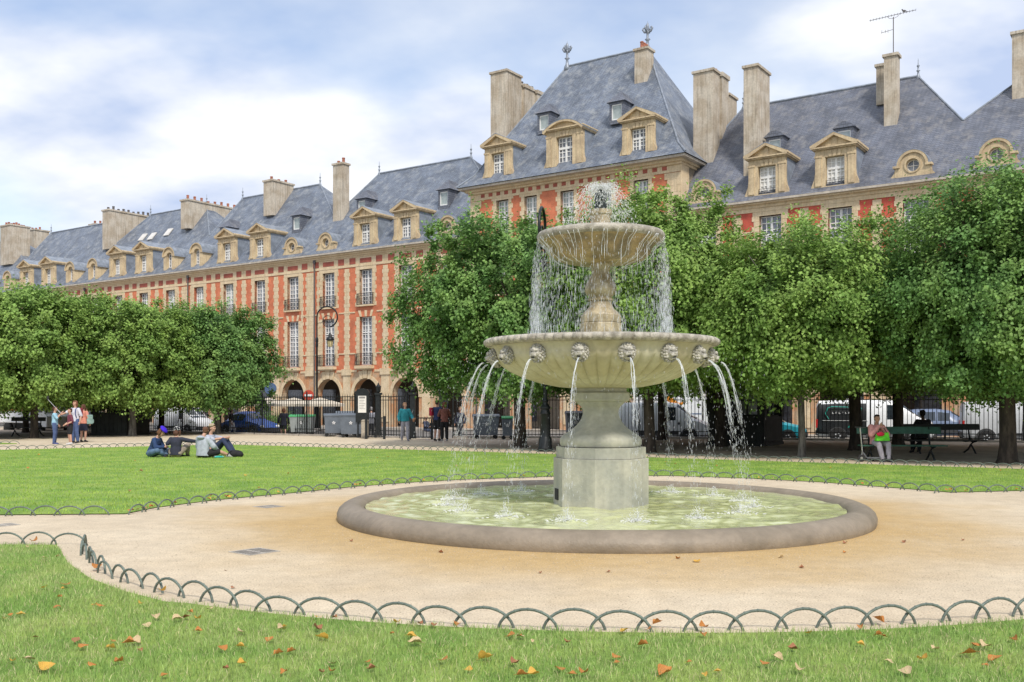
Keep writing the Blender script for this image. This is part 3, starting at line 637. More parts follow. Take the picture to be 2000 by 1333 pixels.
# ---------------------------------------------------------------- ground, path, lawns, street
FC = (1.29, 14.16)                                   # fountain centre
def sand_mat():
    m = mat('sand', (.62, .525, .385), .95, var=.07, scale=.45, col2=(.55, .455, .325), bump=.35, bscale=45, detail=8)
    nt = m.node_tree; N = nt.nodes; L = nt.links; b = N["Principled BSDF"]; src = b.inputs['Base Color'].links[0].from_socket
    tc = N.new("ShaderNodeTexCoord"); sp = N.new("ShaderNodeSeparateXYZ"); L.new(tc.outputs['Object'], sp.inputs[0])
    def M(op, a, b_):
        n = N.new("ShaderNodeMath"); n.operation = op
        for i, v in enumerate((a, b_)):
            if isinstance(v, (int, float)): n.inputs[i].default_value = v
            elif v is not None: L.new(v, n.inputs[i])
        return n.outputs[0]
    dx = M('SUBTRACT', sp.outputs[0], FC[0]); dy = M('SUBTRACT', sp.outputs[1], FC[1] - .15)
    d = M('SQRT', M('ADD', M('MULTIPLY', dx, dx), M('MULTIPLY', dy, dy)), None)
    ns = N.new("ShaderNodeTexNoise"); L.new(tc.outputs['Object'], ns.inputs['Vector']); ns.inputs['Scale'].default_value = .55; ns.inputs['Detail'].default_value = 6
    dd = M('ADD', d, M('MULTIPLY', M('SUBTRACT', ns.outputs[0], .5), 3.4))
    rp = N.new("ShaderNodeMapRange"); rp.interpolation_type = 'SMOOTHSTEP'; rp.inputs[1].default_value = 3.7; rp.inputs[2].default_value = 6.7; rp.inputs[3].default_value = .95; rp.inputs[4].default_value = 0
    L.new(dd, rp.inputs[0])
    # the damp sand lies towards the near side and the right, little of it at the back
    r2 = N.new("ShaderNodeMapRange"); r2.inputs[1].default_value = 1.5; r2.inputs[2].default_value = 4.5; r2.inputs[3].default_value = 1; r2.inputs[4].default_value = .1; L.new(dy, r2.inputs[0])
    k = M('MULTIPLY', rp.outputs[0], r2.outputs[0])
    mx = N.new("ShaderNodeMix"); mx.data_type = 'RGBA'; L.new(k, mx.inputs[0]); L.new(src, mx.inputs[6]); mx.inputs[7].default_value = (.47, .32, .135, 1)
    # trodden scuffs, a hand's breadth across
    n5 = N.new("ShaderNodeTexNoise"); L.new(tc.outputs['Object'], n5.inputs['Vector']); n5.inputs['Scale'].default_value = 4.2; n5.inputs['Detail'].default_value = 6; n5.inputs['Roughness'].default_value = .7
    r5 = N.new("ShaderNodeMapRange"); r5.inputs[1].default_value = .35; r5.inputs[2].default_value = .65; r5.inputs[3].default_value = .90; r5.inputs[4].default_value = 1.06; L.new(n5.outputs[0], r5.inputs[0])
    v5 = N.new("ShaderNodeVectorMath"); v5.operation = 'SCALE'; L.new(mx.outputs[2], v5.inputs[0]); L.new(r5.outputs[0], v5.inputs['Scale'])
    # fine grit and darker specks
    n3 = N.new("ShaderNodeTexNoise"); L.new(tc.outputs['Object'], n3.inputs['Vector']); n3.inputs['Scale'].default_value = 60; n3.inputs['Detail'].default_value = 3
    r3 = N.new("ShaderNodeMapRange"); r3.inputs[1].default_value = .3; r3.inputs[2].default_value = .7; r3.inputs[3].default_value = .74; r3.inputs[4].default_value = 1.18; L.new(n3.outputs[0], r3.inputs[0])
    v = N.new("ShaderNodeVectorMath"); v.operation = 'SCALE'; L.new(v5.outputs[0], v.inputs[0]); L.new(r3.outputs[0], v.inputs['Scale']); L.new(v.outputs[0], b.inputs['Base Color'])
sand_mat()
mat('shaded_soil', (.54, .45, .355), .95, var=.15, scale=.6, col2=(.41, .33, .25), bump=.4, bscale=30, detail=8)  # packed earth, with part of the tree shade put into its colour
mat('asphalt', (.20, .195, .185), .9, var=.12, scale=1.2, bump=.3, bscale=60)
mat('kerb_stone', (.42, .38, .33), .9, var=.12, scale=3, bump=.3)
mat('lawn', (.25, .35, .065), .95, var=.2, scale=1.4, col2=(.15, .27, .04), bump=.8, bscale=55, detail=6)
mat('blade', (.38, .52, .09), .6, var=.1, scale=.7, col2=(.25, .42, .06), island=.4, trans=.3, spec=.35)
mat('blade_near', (.40, .48, .18), .6, var=.1, scale=1.1, col2=(.24, .38, .10), island=.45, trans=.3, spec=.35)
mat('blade_dry', (.66, .60, .34), .7, island=.3, trans=.2)

def flat(name, poly, z, mname, kind='structure', thick=None):
    m = MB()
    if thick: m.prism([(x, y) for x, y in poly], z - thick, z, axis='z'); m.v = [(x, -y, zz) for x, y, zz in m.v]; m.f = [f[::-1] for f in m.f]
    else:
        a = sum(poly[i][0] * poly[(i + 1) % len(poly)][1] - poly[(i + 1) % len(poly)][0] * poly[i][1] for i in range(len(poly)))
        if a < 0: poly = poly[::-1]
        m.ngon([(x, y, z) for x, y in poly])
    o = m.build(name, mname); tag(o, kind=kind); return o
FL = [(-60.0, 84.0), (-4.9, 45.5)]; FRR = [(-2.8, 46.2), (6.0, 46.0), (12.8, 43.4), (21.3, 40.5), (34.0, 36.0)]       # railing lines, gate gap between
ST = -.3                                              # the street lies a little lower than the garden
g = MB(); g.add([(-900, -300, ST), (900, -300, ST), (900, 1500, ST), (-900, 1500, ST)], [(0, 1, 2, 3)]); tag(g.build('street', 'asphalt'), kind='structure')
flat('ground', [(-80, -20), (80, -20), (80, 19.9), (34.2, 36.3), (21.4, 40.8), (12.9, 43.7), (6.0, 46.3), (-4.8, 46.0), (-60.2, 84.3), (-80, 84)], 0, 'sand', thick=.5)
flat('pavement', [fpos(-95, -3.0), fpos(50, -3.0), fpos(50, 4.19), fpos(-95, 4.19)], ST + .12, 'kerb_stone', thick=.3)
flat('shaded_earth', [(-4.5, 45.2), (6, 45.6), (12.7, 43.0), (21.1, 40.1), (34, 35.5), (34, 14.5), (20.0, 22.6), (5.9, 31.6), (-1.4, 35.6)], .004, 'shaded_soil')  # earth under the right trees, toned down for their shade
flat('shaded_tree_bed', [(-14.0, 51.2), (-17.5, 53.6), (-40, 69), (-60, 60), (-27.5, 43.6), (-23, 44.6)], .004, 'shaded_soil')  # left trees: same earth with shade in its tone
A = [(FC[0] + q * math.cos(R(a)), FC[1] + q * math.sin(R(a))) for a, q in ((a, 7.40 + .07 * max(0, min(1, (262 - a) / 22))) for a in range(239, 351, 2))]
LA = [(-14, 11.3), (-9.5, 11.22), (-5.15, 11.0), (-4.95, 10.65), (-4.45, 9.75), (-3.85, 8.88), (-3.3, 8.28), (-2.8, 7.84)] + A + [(14, 13.0), (22, 15), (22, -4), (-14, -4)]
LB = [(-14, 13.45), (-7.3, 14.02), (-5.62, 14.14), (-5.5, 15.0), (-4.94, 16.2), (-3.95, 17.5), (-3.0, 18.9), (-2.0, 19.9), (-.98, 20.65), (.9, 21.5), (2.3, 21.75), (3.56, 21.7), (5.0, 21.0), (6.3, 19.95), (7.2, 18.7), (7.95, 17.6), (9.4, 17.95), (13, 18.7), (18, 19.8), (12.5, 23.9), (4.5, 28.85), (-.68, 32.3), (-10.9, 38.2), (-11.6, 38.3), (-17.8, 33.9), (-30, 26)]
LCc = [(-19.9, 39.1), (-23.0, 37.2), (-34, 38), (-30, 44), (-24, 42.3)]
flat('near_lawn', LA, .012, 'lawn'); flat('far_lawn', LB, .012, 'lawn'); flat('corner_lawn', LCc, .03, 'lawn', thick=.03)

def inside(P, poly):
    x, y = P[:, 0], P[:, 1]; c = np.zeros(len(P), bool); j = len(poly) - 1
    for i in range(len(poly)):
        xi, yi = poly[i]; xj, yj = poly[j]
        c ^= ((yi > y) != (yj > y)) & (x < (xj - xi) * (y - yi) / (yj - yi + 1e-12) + xi); j = i
    return c
def grass(name, P, hgt, wid, mname, lean=.5, label='short green grass'):
    n = len(P); a = rng.uniform(0, 2 * PI, n); l = rng.uniform(.1, 1, n) * lean; h = hgt * rng.uniform(.45, 1.15, n); b = rng.uniform(0, 2 * PI, n)
    z0 = np.full(n, .008); dx, dy = np.cos(a), np.sin(a); lx, ly = np.cos(b), np.sin(b); w = wid * rng.uniform(.6, 1.2, n)
    V = np.empty((n, 5, 3))
    for k, (t, ww) in enumerate(((0, 1), (0, -1), (.55, -.75), (.55, .75))):
        V[:, k, 0] = P[:, 0] + dx * w * ww + lx * h * l * t * t; V[:, k, 1] = P[:, 1] + dy * w * ww + ly * h * l * t * t; V[:, k, 2] = z0 + h * t
    V[:, 4, 0] = P[:, 0] + lx * h * l; V[:, 4, 1] = P[:, 1] + ly * h * l; V[:, 4, 2] = z0 + h * (1 - .25 * l)
    idx = np.arange(n)[:, None] * 5
    F = np.concatenate([idx + np.array([[0, 1, 2]]), idx + np.array([[0, 2, 3]]), idx + np.array([[3, 2, 4]])])
    o = inst(bulk(name, V.reshape(-1, 3), F, mname), name); tag(o, label, 'grass', kind='stuff'); return o
def sample(n, x0, x1, y0, y1, poly, dens=None):
    P = np.stack([rng.uniform(x0, x1, n), rng.uniform(y0, y1, n)], 1)
    vis = np.abs(P[:, 0]) < .62 * P[:, 1] + 1.2
    P = P[vis]; return P[inside(P, poly)]
def clump(P, s, lo):
    v = np.sin(P[:, 0] * s + 1.3 * np.sin(P[:, 1] * s * .7)) * np.cos(P[:, 1] * s * 1.1 + 1.7 * np.sin(P[:, 0] * s * .6)); return P[rng.uniform(0, 1, len(P)) < lo + (1 - lo) * (v * .5 + .5)]
LAg = [(x, y) if y < 3 or x > 12 or x < -13 else (x, y) for x, y in LA]
P = sample(520000, -9, 9, 4.2, 13.2, LA); P = P[(rng.uniform(0, 1, len(P)) < np.clip((7.2 / P[:, 1]) ** 1.5, .15, 1))]
cut = rng.uniform(0, 1, len(P)) < .18
grass('near_grass', P[~cut], .060, .0022, 'blade_near', .8, 'green grass of the near lawn in the foreground'); grass('dry_grass', P[cut], .055, .0018, 'blade_dry', 1.3, 'straw coloured dry blades in the near lawn')
P = sample(330000, -26, 18, 13.4, 38.6, LB); P = P[(rng.uniform(0, 1, len(P)) < np.clip((15 / P[:, 1]) ** 1.0, .2, 1))]
grass('far_grass', P, .045, .006, 'blade', .5, 'bright green grass of the wide lawn behind the fountain')

# low hoop edging: one edging per lawn side, every hoop a part of it
hm = MB(); hm.tube([(.218 * math.cos(a), 0, -.03 + .172 * math.sin(a)) for a in [PI * k / 14 for k in range(15)]], .0106, 8)
for k in range(3, 12, 2):
    a = PI * k / 14; hm.ball((.218 * math.cos(a), 0, -.03 + .172 * math.sin(a)), .0132, 6, 4)
hoop_me = hm.mesh('hoop', 'hoop_green', True)
def edging(pts, label, pitch=.323, close=True):
    L_ = [0]
    for i in range(1, len(pts)): L_.append(L_[-1] + math.dist(pts[i - 1], pts[i]))
    n = int(L_[-1] / pitch); root = empty('hoop_edging', (*pts[0], 0), 0, label, 'lawn edging', 'low hoop edgings round the lawns')
    for k in range(n):
        s = (k + .5) * L_[-1] / n; i = max(j for j in range(len(L_) - 1) if L_[j] <= s); t = (s - L_[i]) / (L_[i + 1] - L_[i])
        x = pts[i][0] + (pts[i + 1][0] - pts[i][0]) * t; y = pts[i][1] + (pts[i + 1][1] - pts[i][1]) * t
        a = math.atan2(pts[i + 1][1] - pts[i][1], pts[i + 1][0] - pts[i][0])
        side = .012 if k % 2 else -.012
        inst(hoop_me, 'hoop', root, (x - pts[0][0] - side * math.sin(a), y - pts[0][1] + side * math.cos(a), random.uniform(-.012, .006)), (random.uniform(-.06, .06), random.uniform(-.02, .02), a + random.uniform(-.03, .03)), (random.uniform(.97, 1.03), 1, 1))
    return root
edging([(-4.78, 10.95), (-4.62, 10.45), (-4.22, 9.77), (-3.82, 9.12), (-3.42, 8.66), (-2.95, 8.22), (-2.41, 7.82), (-1.8, 7.45)] + [(FC[0] + q * math.cos(R(a)), FC[1] + q * math.sin(R(a))) for a, q in ((a, 7.33 - .07 * max(0, min(1, (a - 262) / 16))) for a in range(248, 343, 2))], 'long curve of low green hoops between the foreground lawn and the sand')
edging([(-9.6, 11.35), (-4.85, 11.05)], 'short straight row of low hoops at the left edge beside the foreground lawn', .36)
edging([(-9.9, 13.72), (-7.3, 13.9), (-5.85, 14.02)], 'straight row of low hoops on the far side of the left path')
edging([(-5.55, 14.1), (-5.3, 15.0), (-4.75, 16.15), (-3.8, 17.4), (-2.9, 18.7), (-1.9, 19.7), (-.9, 20.45), (.9, 21.3), (2.3, 21.55), (3.5, 21.5), (4.9, 20.8), (6.15, 19.8), (7.0, 18.6), (7.75, 17.5), (9.4, 17.75), (13, 18.5)], 'curved row of low hoops behind the round basin in front of the wide lawn', .34)
edging([(-11.4, 38.4), (-.68, 32.4)], 'far row of low hoops behind the picnic group, left of the fountain', .3)
edging([(-.68, 32.4), (4.5, 28.95), (12.5, 24.0), (18, 20.6)], 'far row of low hoops at the tree trunks, right of the fountain', .3)
edging([(-24, 29.9), (-17.8, 34.0), (-11.7, 38.3)], 'far left row of low hoops beside the walking group', .3)
edging([(-24.3, 36.9), (-22.8, 37.3), (-19.9, 39.2)], 'very short row of hoops round the small lawn corner at the left edge', .3)

# drain grates in the sand
mat('paint_darkish', (.50, .46, .40), .7)
def grate(px, py, wpx, label, rz):
    x, y = gp(px, py); s = wpx / FPX * y
    t = empty('drain_grate', (x, y, .002), rz, label, 'drain grate', 'drain grates in the sand')
    m = MB(); a = s * .36
    m.box(-a, a, -a, -a + .02, 0, .003); m.box(-a, a, a - .02, a, 0, .003); m.box(-a, -a + .02, -a + .02, a - .02, 0, .003); m.box(a - .02, a, -a + .02, a - .02, 0, .003)
    m.box(-.012, .012, -a + .02, a - .02, .001, .003)
    for k in range(1, 8): yy = -a + 2 * a * k / 8; m.box(-a + .02, -.012, yy - .007, yy + .007, .001, .0028); m.box(.012, a - .02, yy - .007, yy + .007, .001, .0028)
    m.build('frame', 'paint_darkish', t)
    p = MB(); p.box(-a + .02, a - .02, -a + .02, a - .02, -.002, .001); p.build('drain_opening', 'rubber', t)
grate(497, 1078, 100, 'larger drain grate in the sand left of the basin', R(50))
grate(525, 990, 62, 'smaller drain grate in the sand behind the larger one', R(50))
grate(8, 1026, 62, 'dusty drain grate at the left edge of the path', R(50))

# fallen leaves
mat('leaf_orange', (.66, .27, .05), .7, var=.25, scale=30, col2=(.30, .12, .04), trans=.15); mat('leaf_brown', (.42, .18, .08), .8, var=.25, scale=30, col2=(.20, .09, .05)); mat('leaf_yellow', (.78, .50, .08), .7, var=.2, scale=30, col2=(.55, .28, .06), trans=.2); mat('leaf_pale', (.60, .48, .28), .8, var=.2, scale=30, col2=(.42, .30, .16))
def leaf_mesh(mname, curl, seed):
    r_ = random.Random(seed); m = MB(); n = 8; rows = 7; vs = []
    for j in range(rows + 1):
        t = j / rows; wdt = .5 * (math.sin(PI * min(1, t * 1.05) ** .75) ** .8 if 0 < t < .98 else 0) + .01; wdt *= 1 + .06 * math.sin(j * 2.1 + seed)
        for k in range(n + 1):
            s = (k / n - .5) * 2; x = s * wdt; y = t - .5
            z = curl * (x * x * 1.6 + .5 * y * y * y + .25 * y * y) + .05 * math.sin(5 * x + seed) * math.cos(6 * y + seed * 2) + r_.uniform(-.012, .012); vs.append((x * (1 - .25 * abs(curl)), y, z))
    fs = [(j * (n + 1) + k, j * (n + 1) + k + 1, (j + 1) * (n + 1) + k + 1, (j + 1) * (n + 1) + k) for j in range(rows) for k in range(n)]
    zm = min(v[2] for v in vs); m.add([(x, y, z - zm) for x, y, z in vs], fs); m.tube([(0, -.5, .03 - zm), (.02, -.62, .0), (.05, -.72, .02)], .012, 4)
    return m.mesh('fallen_leaf', mname, True)
LM = []
for i, (mn, w_) in enumerate((('leaf_orange', 'orange'), ('leaf_brown', 'reddish brown'), ('leaf_yellow', 'yellow'), ('leaf_pale', 'pale tan'))):
    for c, cw in ((.9, 'curled'), (.45, 'half open'), (-.6, 'face down')): LM.append((leaf_mesh(mn, c, i * 5 + int(c * 10)), w_ + ' ' + cw))
NLEAF = 0
def leaf(x, y, z, s, kind, where, grp):
    global NLEAF
    me, d = LM[kind]; o = inst(me, 'fallen_leaf', None, (x, y, z), (random.uniform(-.35, .35), random.uniform(-.35, .35), random.uniform(0, 6.28)), (s, s, s)); o.scale = (s * .9,) * 3; tag(o, d + ' leaf lying on ' + where, 'leaf', grp); NLEAF += 1
KW = [0, 0, 1, 1, 1, 3, 2, 4, 6, 6, 7, 7, 9, 10, 0, 6]
# the ones the photo shows large, then a scatter
for px, py, k, s in ((628, 1258, 6, .11), (810, 1268, 9, .11), (950, 1298, 6, .12), (866, 1303, 1, .085), (998, 1254, 1, .09), (1255, 1272, 0, .085), (90, 1318, 7, .12), (250, 1268, 0, .09), (265, 1266, 9, .10), (1890, 1290, 1, .12), (1925, 1275, 9, .11), (1805, 1300, 6, .09), (1300, 1326, 0, .11), (1580, 1248, 7, .075), (347, 1220, 9, .09), (305, 1216, 9, .09), (550, 1240, 9, .09), (435, 1280, 1, .08), (570, 1285, 0, .07), (1108, 1267, 3, .08), (1495, 1310, 1, .08), (1040, 1330, 6, .09), (55, 1300, 10, .09), (150, 1262, 4, .07), (470, 1245, 10, .08), (1715, 1252, 0, .07), (1140, 1328, 0, .08), (68, 1064, 0, .12), (128, 1152, 1, .10), (318, 1163, 6, .09), (188, 1116, 1, .12), (1285, 1228, 0, .09), (1372, 1236, 0, .09), (1715, 1222, 0, .1), (1560, 1322, 9, .1), (1770, 1325, 10, .1), (1945, 1300, 1, .1), (1520, 1298, 9, .08), (1005, 1308, 3, .08), (620, 1240, 3, .09)):
    x, y = gp(px, py); leaf(x, y, .04, s, k, 'the foreground grass', 'leaves on the foreground lawn')
n = 0
while n < 75:
    px, py = random.uniform(0, 2000), random.uniform(1060, 1332); x, y = gp(px, py)
    if not inside(np.array([[x, y]]), LA)[0]: continue
    leaf(x, y, .035, random.uniform(.04, .085), random.choice(KW), 'the foreground grass', 'leaves on the foreground lawn'); n += 1
for px, py, k, s in ((1325, 1092, 0, .07), (1360, 1098, 7, .10), (686, 1058, 3, .06), (1565, 1110, 3, .06), (1650, 1062, 3, .07), (1765, 1060, 3, .07), (1525, 1090, 9, .07), (1055, 1120, 3, .05), (860, 1080, 3, .07), (1880, 1056, 3, .05), (1188, 1118, 4, .05), (1650, 1080, 0, .05), (690, 1175, 4, .05), (455, 1150, 5, .05), (440, 1115, 4, .04)):
    x, y = gp(px, py); leaf(x, y, .004, s, k, 'the damp sand near the basin', 'leaves on the sand')
n = 0
while n < 85:
    px, py = random.uniform(0, 2000), 875 + 110 * random.random() ** 1.4; x, y = gp(px, py)
    if random.random() < .45:
        i = random.randint(0, 13); a, b = LB[i + 2], LB[i + 3]; t = random.random(); x, y = a[0] + (b[0] - a[0]) * t, a[1] + (b[1] - a[1]) * t + random.uniform(-.05, .25)
    elif not inside(np.array([[x, y]]), LB)[0]: continue
    leaf(x, y, .035, random.uniform(.05, .10), random.choice(KW), 'the lawn behind the fountain', 'leaves on the wide lawn'); n += 1

# loose grit on the near sand
mat('grit_stone', (.52, .42, .30), .9, island=.35)
n = 26000; P = np.stack([rng.uniform(-6, 8, n), rng.uniform(6.8, 13, n)], 1); d_ = np.hypot(P[:, 0] - FC[0], P[:, 1] - FC[1]); P = P[(d_ < 7.2) & (d_ > 3.8)]; n = len(P)
sz = rng.uniform(.0025, .0065, n); a = rng.uniform(0, 2 * PI, n); V = np.empty((n, 5, 3))
for k in range(4): V[:, k, 0] = P[:, 0] + sz * np.cos(a + k * PI / 2) * (1 if k % 2 else 1.4); V[:, k, 1] = P[:, 1] + sz * np.sin(a + k * PI / 2); V[:, k, 2] = .0005
V[:, 4, 0] = P[:, 0]; V[:, 4, 1] = P[:, 1]; V[:, 4, 2] = sz * .8
F = np.concatenate([np.arange(n)[:, None] * 5 + np.array([[k, (k + 1) % 4, 4]]) for k in range(4)])
o = inst(bulk('grit', V.reshape(-1, 3), F, 'grit_stone'), 'grit'); tag(o, 'loose grit scattered over the sand', 'grit', kind='stuff')
# ---------------------------------------------------------------- fountain
fx, fy = FC
F_ = empty('stone_fountain', (fx, fy, 0), 0, 'two tiered stone fountain with lion head spouts in the middle of the round basin', 'fountain')
def octo(m, r, z0, z1, r1=None):
    r1 = r1 or r; a = [-(R(11.6) + k * PI / 4) for k in range(8)][::-1]
    vs = [(r * math.cos(t), r * math.sin(t), z0) for t in a] + [(r1 * math.cos(t), r1 * math.sin(t), z1) for t in a]
    m.add(vs, [tuple(range(8))[::-1], tuple(range(8, 16))] + [(k, (k + 1) % 8, (k + 1) % 8 + 8, k + 8) for k in range(8)])
m = MB(); octo(m, .695, -.2, .825); pl = m.build('plinth', 'fountain', F_, bevel=.008)
m = MB(); octo(m, .655, .827, .985); m.build('plinth_course', 'fountain', F_, bevel=.006)
m = MB(); a = R(11.6 + 45 * 3.5); c_, s_ = -math.cos(a), -math.sin(a)
m.box(-.09, .09, -.012, .01, .22, .38); g_ = m.build('drain_grille', 'rubber', F_, loc=(-.64 * 1.0, -.085, 0), rot=(0, 0, R(-79)))
m = MB(); m.lathe([(.50, .987), (.575, .995), (.592, 1.03), (.594, 1.08), (.58, 1.12), (.555, 1.14), (.55, 1.15), (.50, 1.18), (.45, 1.215), (.40, 1.25), (.35, 1.295), (.31, 1.345), (.278, 1.40), (.26, 1.46), (.262, 1.52), (.288, 1.57), (.33, 1.605), (.345, 1.62), (.35, 1.635), (.40, 1.645), (.42, 1.67), (.42, 1.76), (.40, 1.78), (.375, 1.785), (.375, 1.83)], 64); m.build('pedestal', 'fountain', F_, smooth='auto')
NF = 48
def flute(j, a, r):
    k = FL_[j]; return r * (1 + k * (abs(math.sin(a * NF / 2)) ** .55 - .8))
bp = [(.34, 1.832, 0), (.43, 1.835, 0), (.60, 1.85, .08), (.85, 1.90, .09), (1.10, 1.98, .085), (1.30, 2.07, .07), (1.42, 2.15, .05), (1.49, 2.215, .028), (1.53, 2.27, .002), (1.535, 2.30, 0), (1.545, 2.34, 0), (1.565, 2.39, 0), (1.60, 2.42, 0), (1.60, 2.44, 0), (1.2, 2.44, 0)]
FL_ = [b[2] for b in bp]
m = MB(); m.lathe([(b[0], b[1]) for b in bp], 576, rfun=flute); bowl = m.build('lower_bowl', 'fountain_bowl', F_, smooth=True)
def eggs(j, a, r):
    k = (0, .006, .018, .026, .022, .010, 0, 0, 0)[j]; return r + k * .5 - k * 2.2 * (1 - abs(math.sin(a * 40))) ** 2.2
m = MB(); m.lathe([(1.55, 2.425), (1.64, 2.43), (1.675, 2.445), (1.695, 2.475), (1.69, 2.51), (1.66, 2.535), (1.60, 2.535), (1.52, 2.515), (1.45, 2.46)], 640, rfun=eggs); m.build('bowl_rim', 'fountain_rim', F_, smooth=True)
m = MB(); m.lathe([(0, 2.47), (1.0, 2.472), (1.5, 2.475)], 64)
mat('basin_water', (.50, .53, .33), .06, spec=.8, var=.06, scale=3)
m.build('bowl_water', 'basin_water', F_)
# lion heads
def lion():
    m = MB(); r_ = random.Random(3)
    m.ball((.0, 0, 0), (.10, .115, .125), 16, 12)                       # skull
    m.ball((.085, 0, -.025), (.055, .062, .05), 12, 8)                  # muzzle
    m.ball((.125, 0, -.008), (.022, .028, .016), 8, 6)                  # nose
    m.ball((.085, 0, .045), (.035, .045, .05), 10, 8)                   # brow and bridge
    for s in (-1, 1):
        m.ball((.10, s * .034, -.04), (.035, .028, .026), 8, 6)          # jowls
        m.ball((.088, s * .048, .045), (.02, .024, .014), 8, 6)          # brows
        m.ball((.075, s * .043, .022), (.014, .014, .010), 8, 6)         # eyes
        m.ball((.035, s * .098, .075), (.02, .026, .028), 8, 6)          # ears
        m.ball((.075, s * .065, -.005), (.028, .026, .034), 8, 6)        # cheeks
    m.ball((.085, 0, -.088), (.032, .03, .014), 8, 6)                   # chin
    for ring, (rr, n, x, q) in enumerate(((.105, 15, .035, .030), (.128, 18, .0, .032), (.132, 18, -.035, .03))):
        for k in range(n):
            a = 2 * PI * (k + .5 * (ring % 2)) / n
            if ring == 0 and math.sin(a) < -.8: continue
            m.ball((x + r_.uniform(-.01, .01), rr * math.cos(a), rr * 1.06 * math.sin(a)), (q * 1.0, q * r_.uniform(.7, .95), q * r_.uniform(.7, 1.0)), 7, 5)
    return m.mesh('lion_head', 'lion_stone', True)
lm = lion(); mm = MB(); mm.ball((.112, 0, -.066), (.022, .036, .013), 8, 5); mouth = mm.mesh('mouth', 'rubber', True)
HEADS = []
for k in range(16):
    a = R(-90 + 7.5 + 22.5 * k); HEADS.append(a)
    h = inst(lm, 'lion_head', F_, (1.575 * math.cos(a), 1.575 * math.sin(a), 2.275), (0, 0, a), (.84, .80, .82)); inst(mouth, 'mouth', h)
m = MB(); octo(m, .305, 2.44, 2.78); octo(m, .295, 2.783, 2.90); m.build('upper_plinth', 'fountain_wet', F_, bevel=.012)
m = MB(); m.lathe([(.27, 2.90), (.255, 2.935), (.21, 2.97), (.175, 3.02), (.165, 3.07), (.16, 3.10), (.185, 3.105), (.188, 3.13), (.165, 3.14), (.175, 3.17), (.215, 3.20), (.235, 3.25), (.235, 3.30), (.215, 3.36), (.18, 3.41), (.15, 3.46), (.135, 3.50), (.135, 3.54), (.15, 3.58), (.18, 3.62), (.19, 3.64)], 12, a0=.2); m.build('baluster', 'fountain_wet', F_, smooth='auto')
FL2 = [0, .0, .05, .06, .05, .02, 0, 0, 0, 0, 0, 0, 0]
m = MB(); m.lathe([(.15, 3.625), (.3, 3.635), (.50, 3.665), (.63, 3.71), (.70, 3.77), (.735, 3.85), (.80, 3.93), (.885, 3.975), (.915, 4.01), (.915, 4.045), (.885, 4.07), (.84, 4.07), (.78, 4.035), (.3, 4.0), (0, 4.0)][:13], 256, rfun=lambda j, a, r: r * (1 + FL2[j] * (abs(math.sin(a * 10)) - .6))); m.build('upper_bowl', 'fountain_brown', F_, smooth=True)
m = MB(); m.lathe([(.80, 3.955), (.90, 3.97), (.925, 4.0), (.93, 4.04), (.905, 4.078), (.86, 4.085), (.80, 4.06), (.77, 4.03)], 96); m.build('upper_rim', 'fountain_rim', F_, smooth=True)
m = MB(); m.lathe([(0, 4.045), (.4, 4.046), (.8, 4.047)], 48); m.build('upper_water', 'basin_water', F_)
m = MB(); m.lathe([(.23, 4.0), (.20, 4.10), (.155, 4.17), (.14, 4.2), (.145, 4.34), (.165, 4.36), (.165, 4.42), (.12, 4.43)], 24); m.build('spout_drum', 'fountain_wet', F_, smooth='auto')
mat('bronze', (.05, .065, .06), .4, metal=.5, var=.2)
m = MB(); m.lathe([(.085, 4.42), (.09, 4.52), (.075, 4.55), (.095, 4.57), (.09, 4.66), (.05, 4.7), (.03, 4.73)], 16); m.build('nozzle', 'bronze', F_, smooth='auto')

B_ = empty('round_basin', (fx, fy, 0), 0, 'large round basin with a rounded grey brown stone kerb around the fountain', 'basin')
n = 160; pr = [(3.74, -.08), (3.775, .02), (3.78, .08), (3.755, .14), (3.70, .19), (3.63, .22), (3.55, .228), (3.47, .213), (3.41, .175), (3.38, .12), (3.37, -.08)]
m = MB()
m.lathe(pr, n, rfun=lambda j, a, r: r - (.006 if int(round(a / (2 * PI) * n)) % 20 == 0 else 0) + .0025 * math.sin(9 * a + j)); m.build('kerb_ring', 'basin_stone', B_, smooth=True)
# water with real ripples
nr, na = 150, 420
rr = np.linspace(.2, 3.39, nr); aa = np.linspace(0, 2 * PI, na, endpoint=False); Rr, Aa = np.meshgrid(rr, aa, indexing='ij'); X, Y = Rr * np.cos(Aa), Rr * np.sin(Aa)
Z = np.zeros_like(X)
for a in HEADS:
    d = np.hypot(X - 2.22 * math.cos(a), Y - 2.22 * math.sin(a)); Z += .007 * np.exp(-d * 1.5) * np.sin(d * 30 + a * 3) + .012 * np.exp(-(d / .12) ** 2)
for k in range(26):
    t = rng.uniform(0, 2 * PI); f = rng.uniform(6, 26); Z += .0030 * 8 / f * np.sin(f * (X * math.cos(t) + Y * math.sin(t)) + rng.uniform(0, 6) + .9 * np.sin(2.1 * X + k) + .8 * np.sin(1.7 * Y - k))
V = np.stack([X, Y, Z + .155], -1).reshape(-1, 3); i, j = np.meshgrid(np.arange(nr - 1), np.arange(na), indexing='ij'); j2 = (j + 1) % na
Fq = np.stack([i * na + j, (i + 1) * na + j, (i + 1) * na + j2, i * na + j2], -1).reshape(-1, 4)
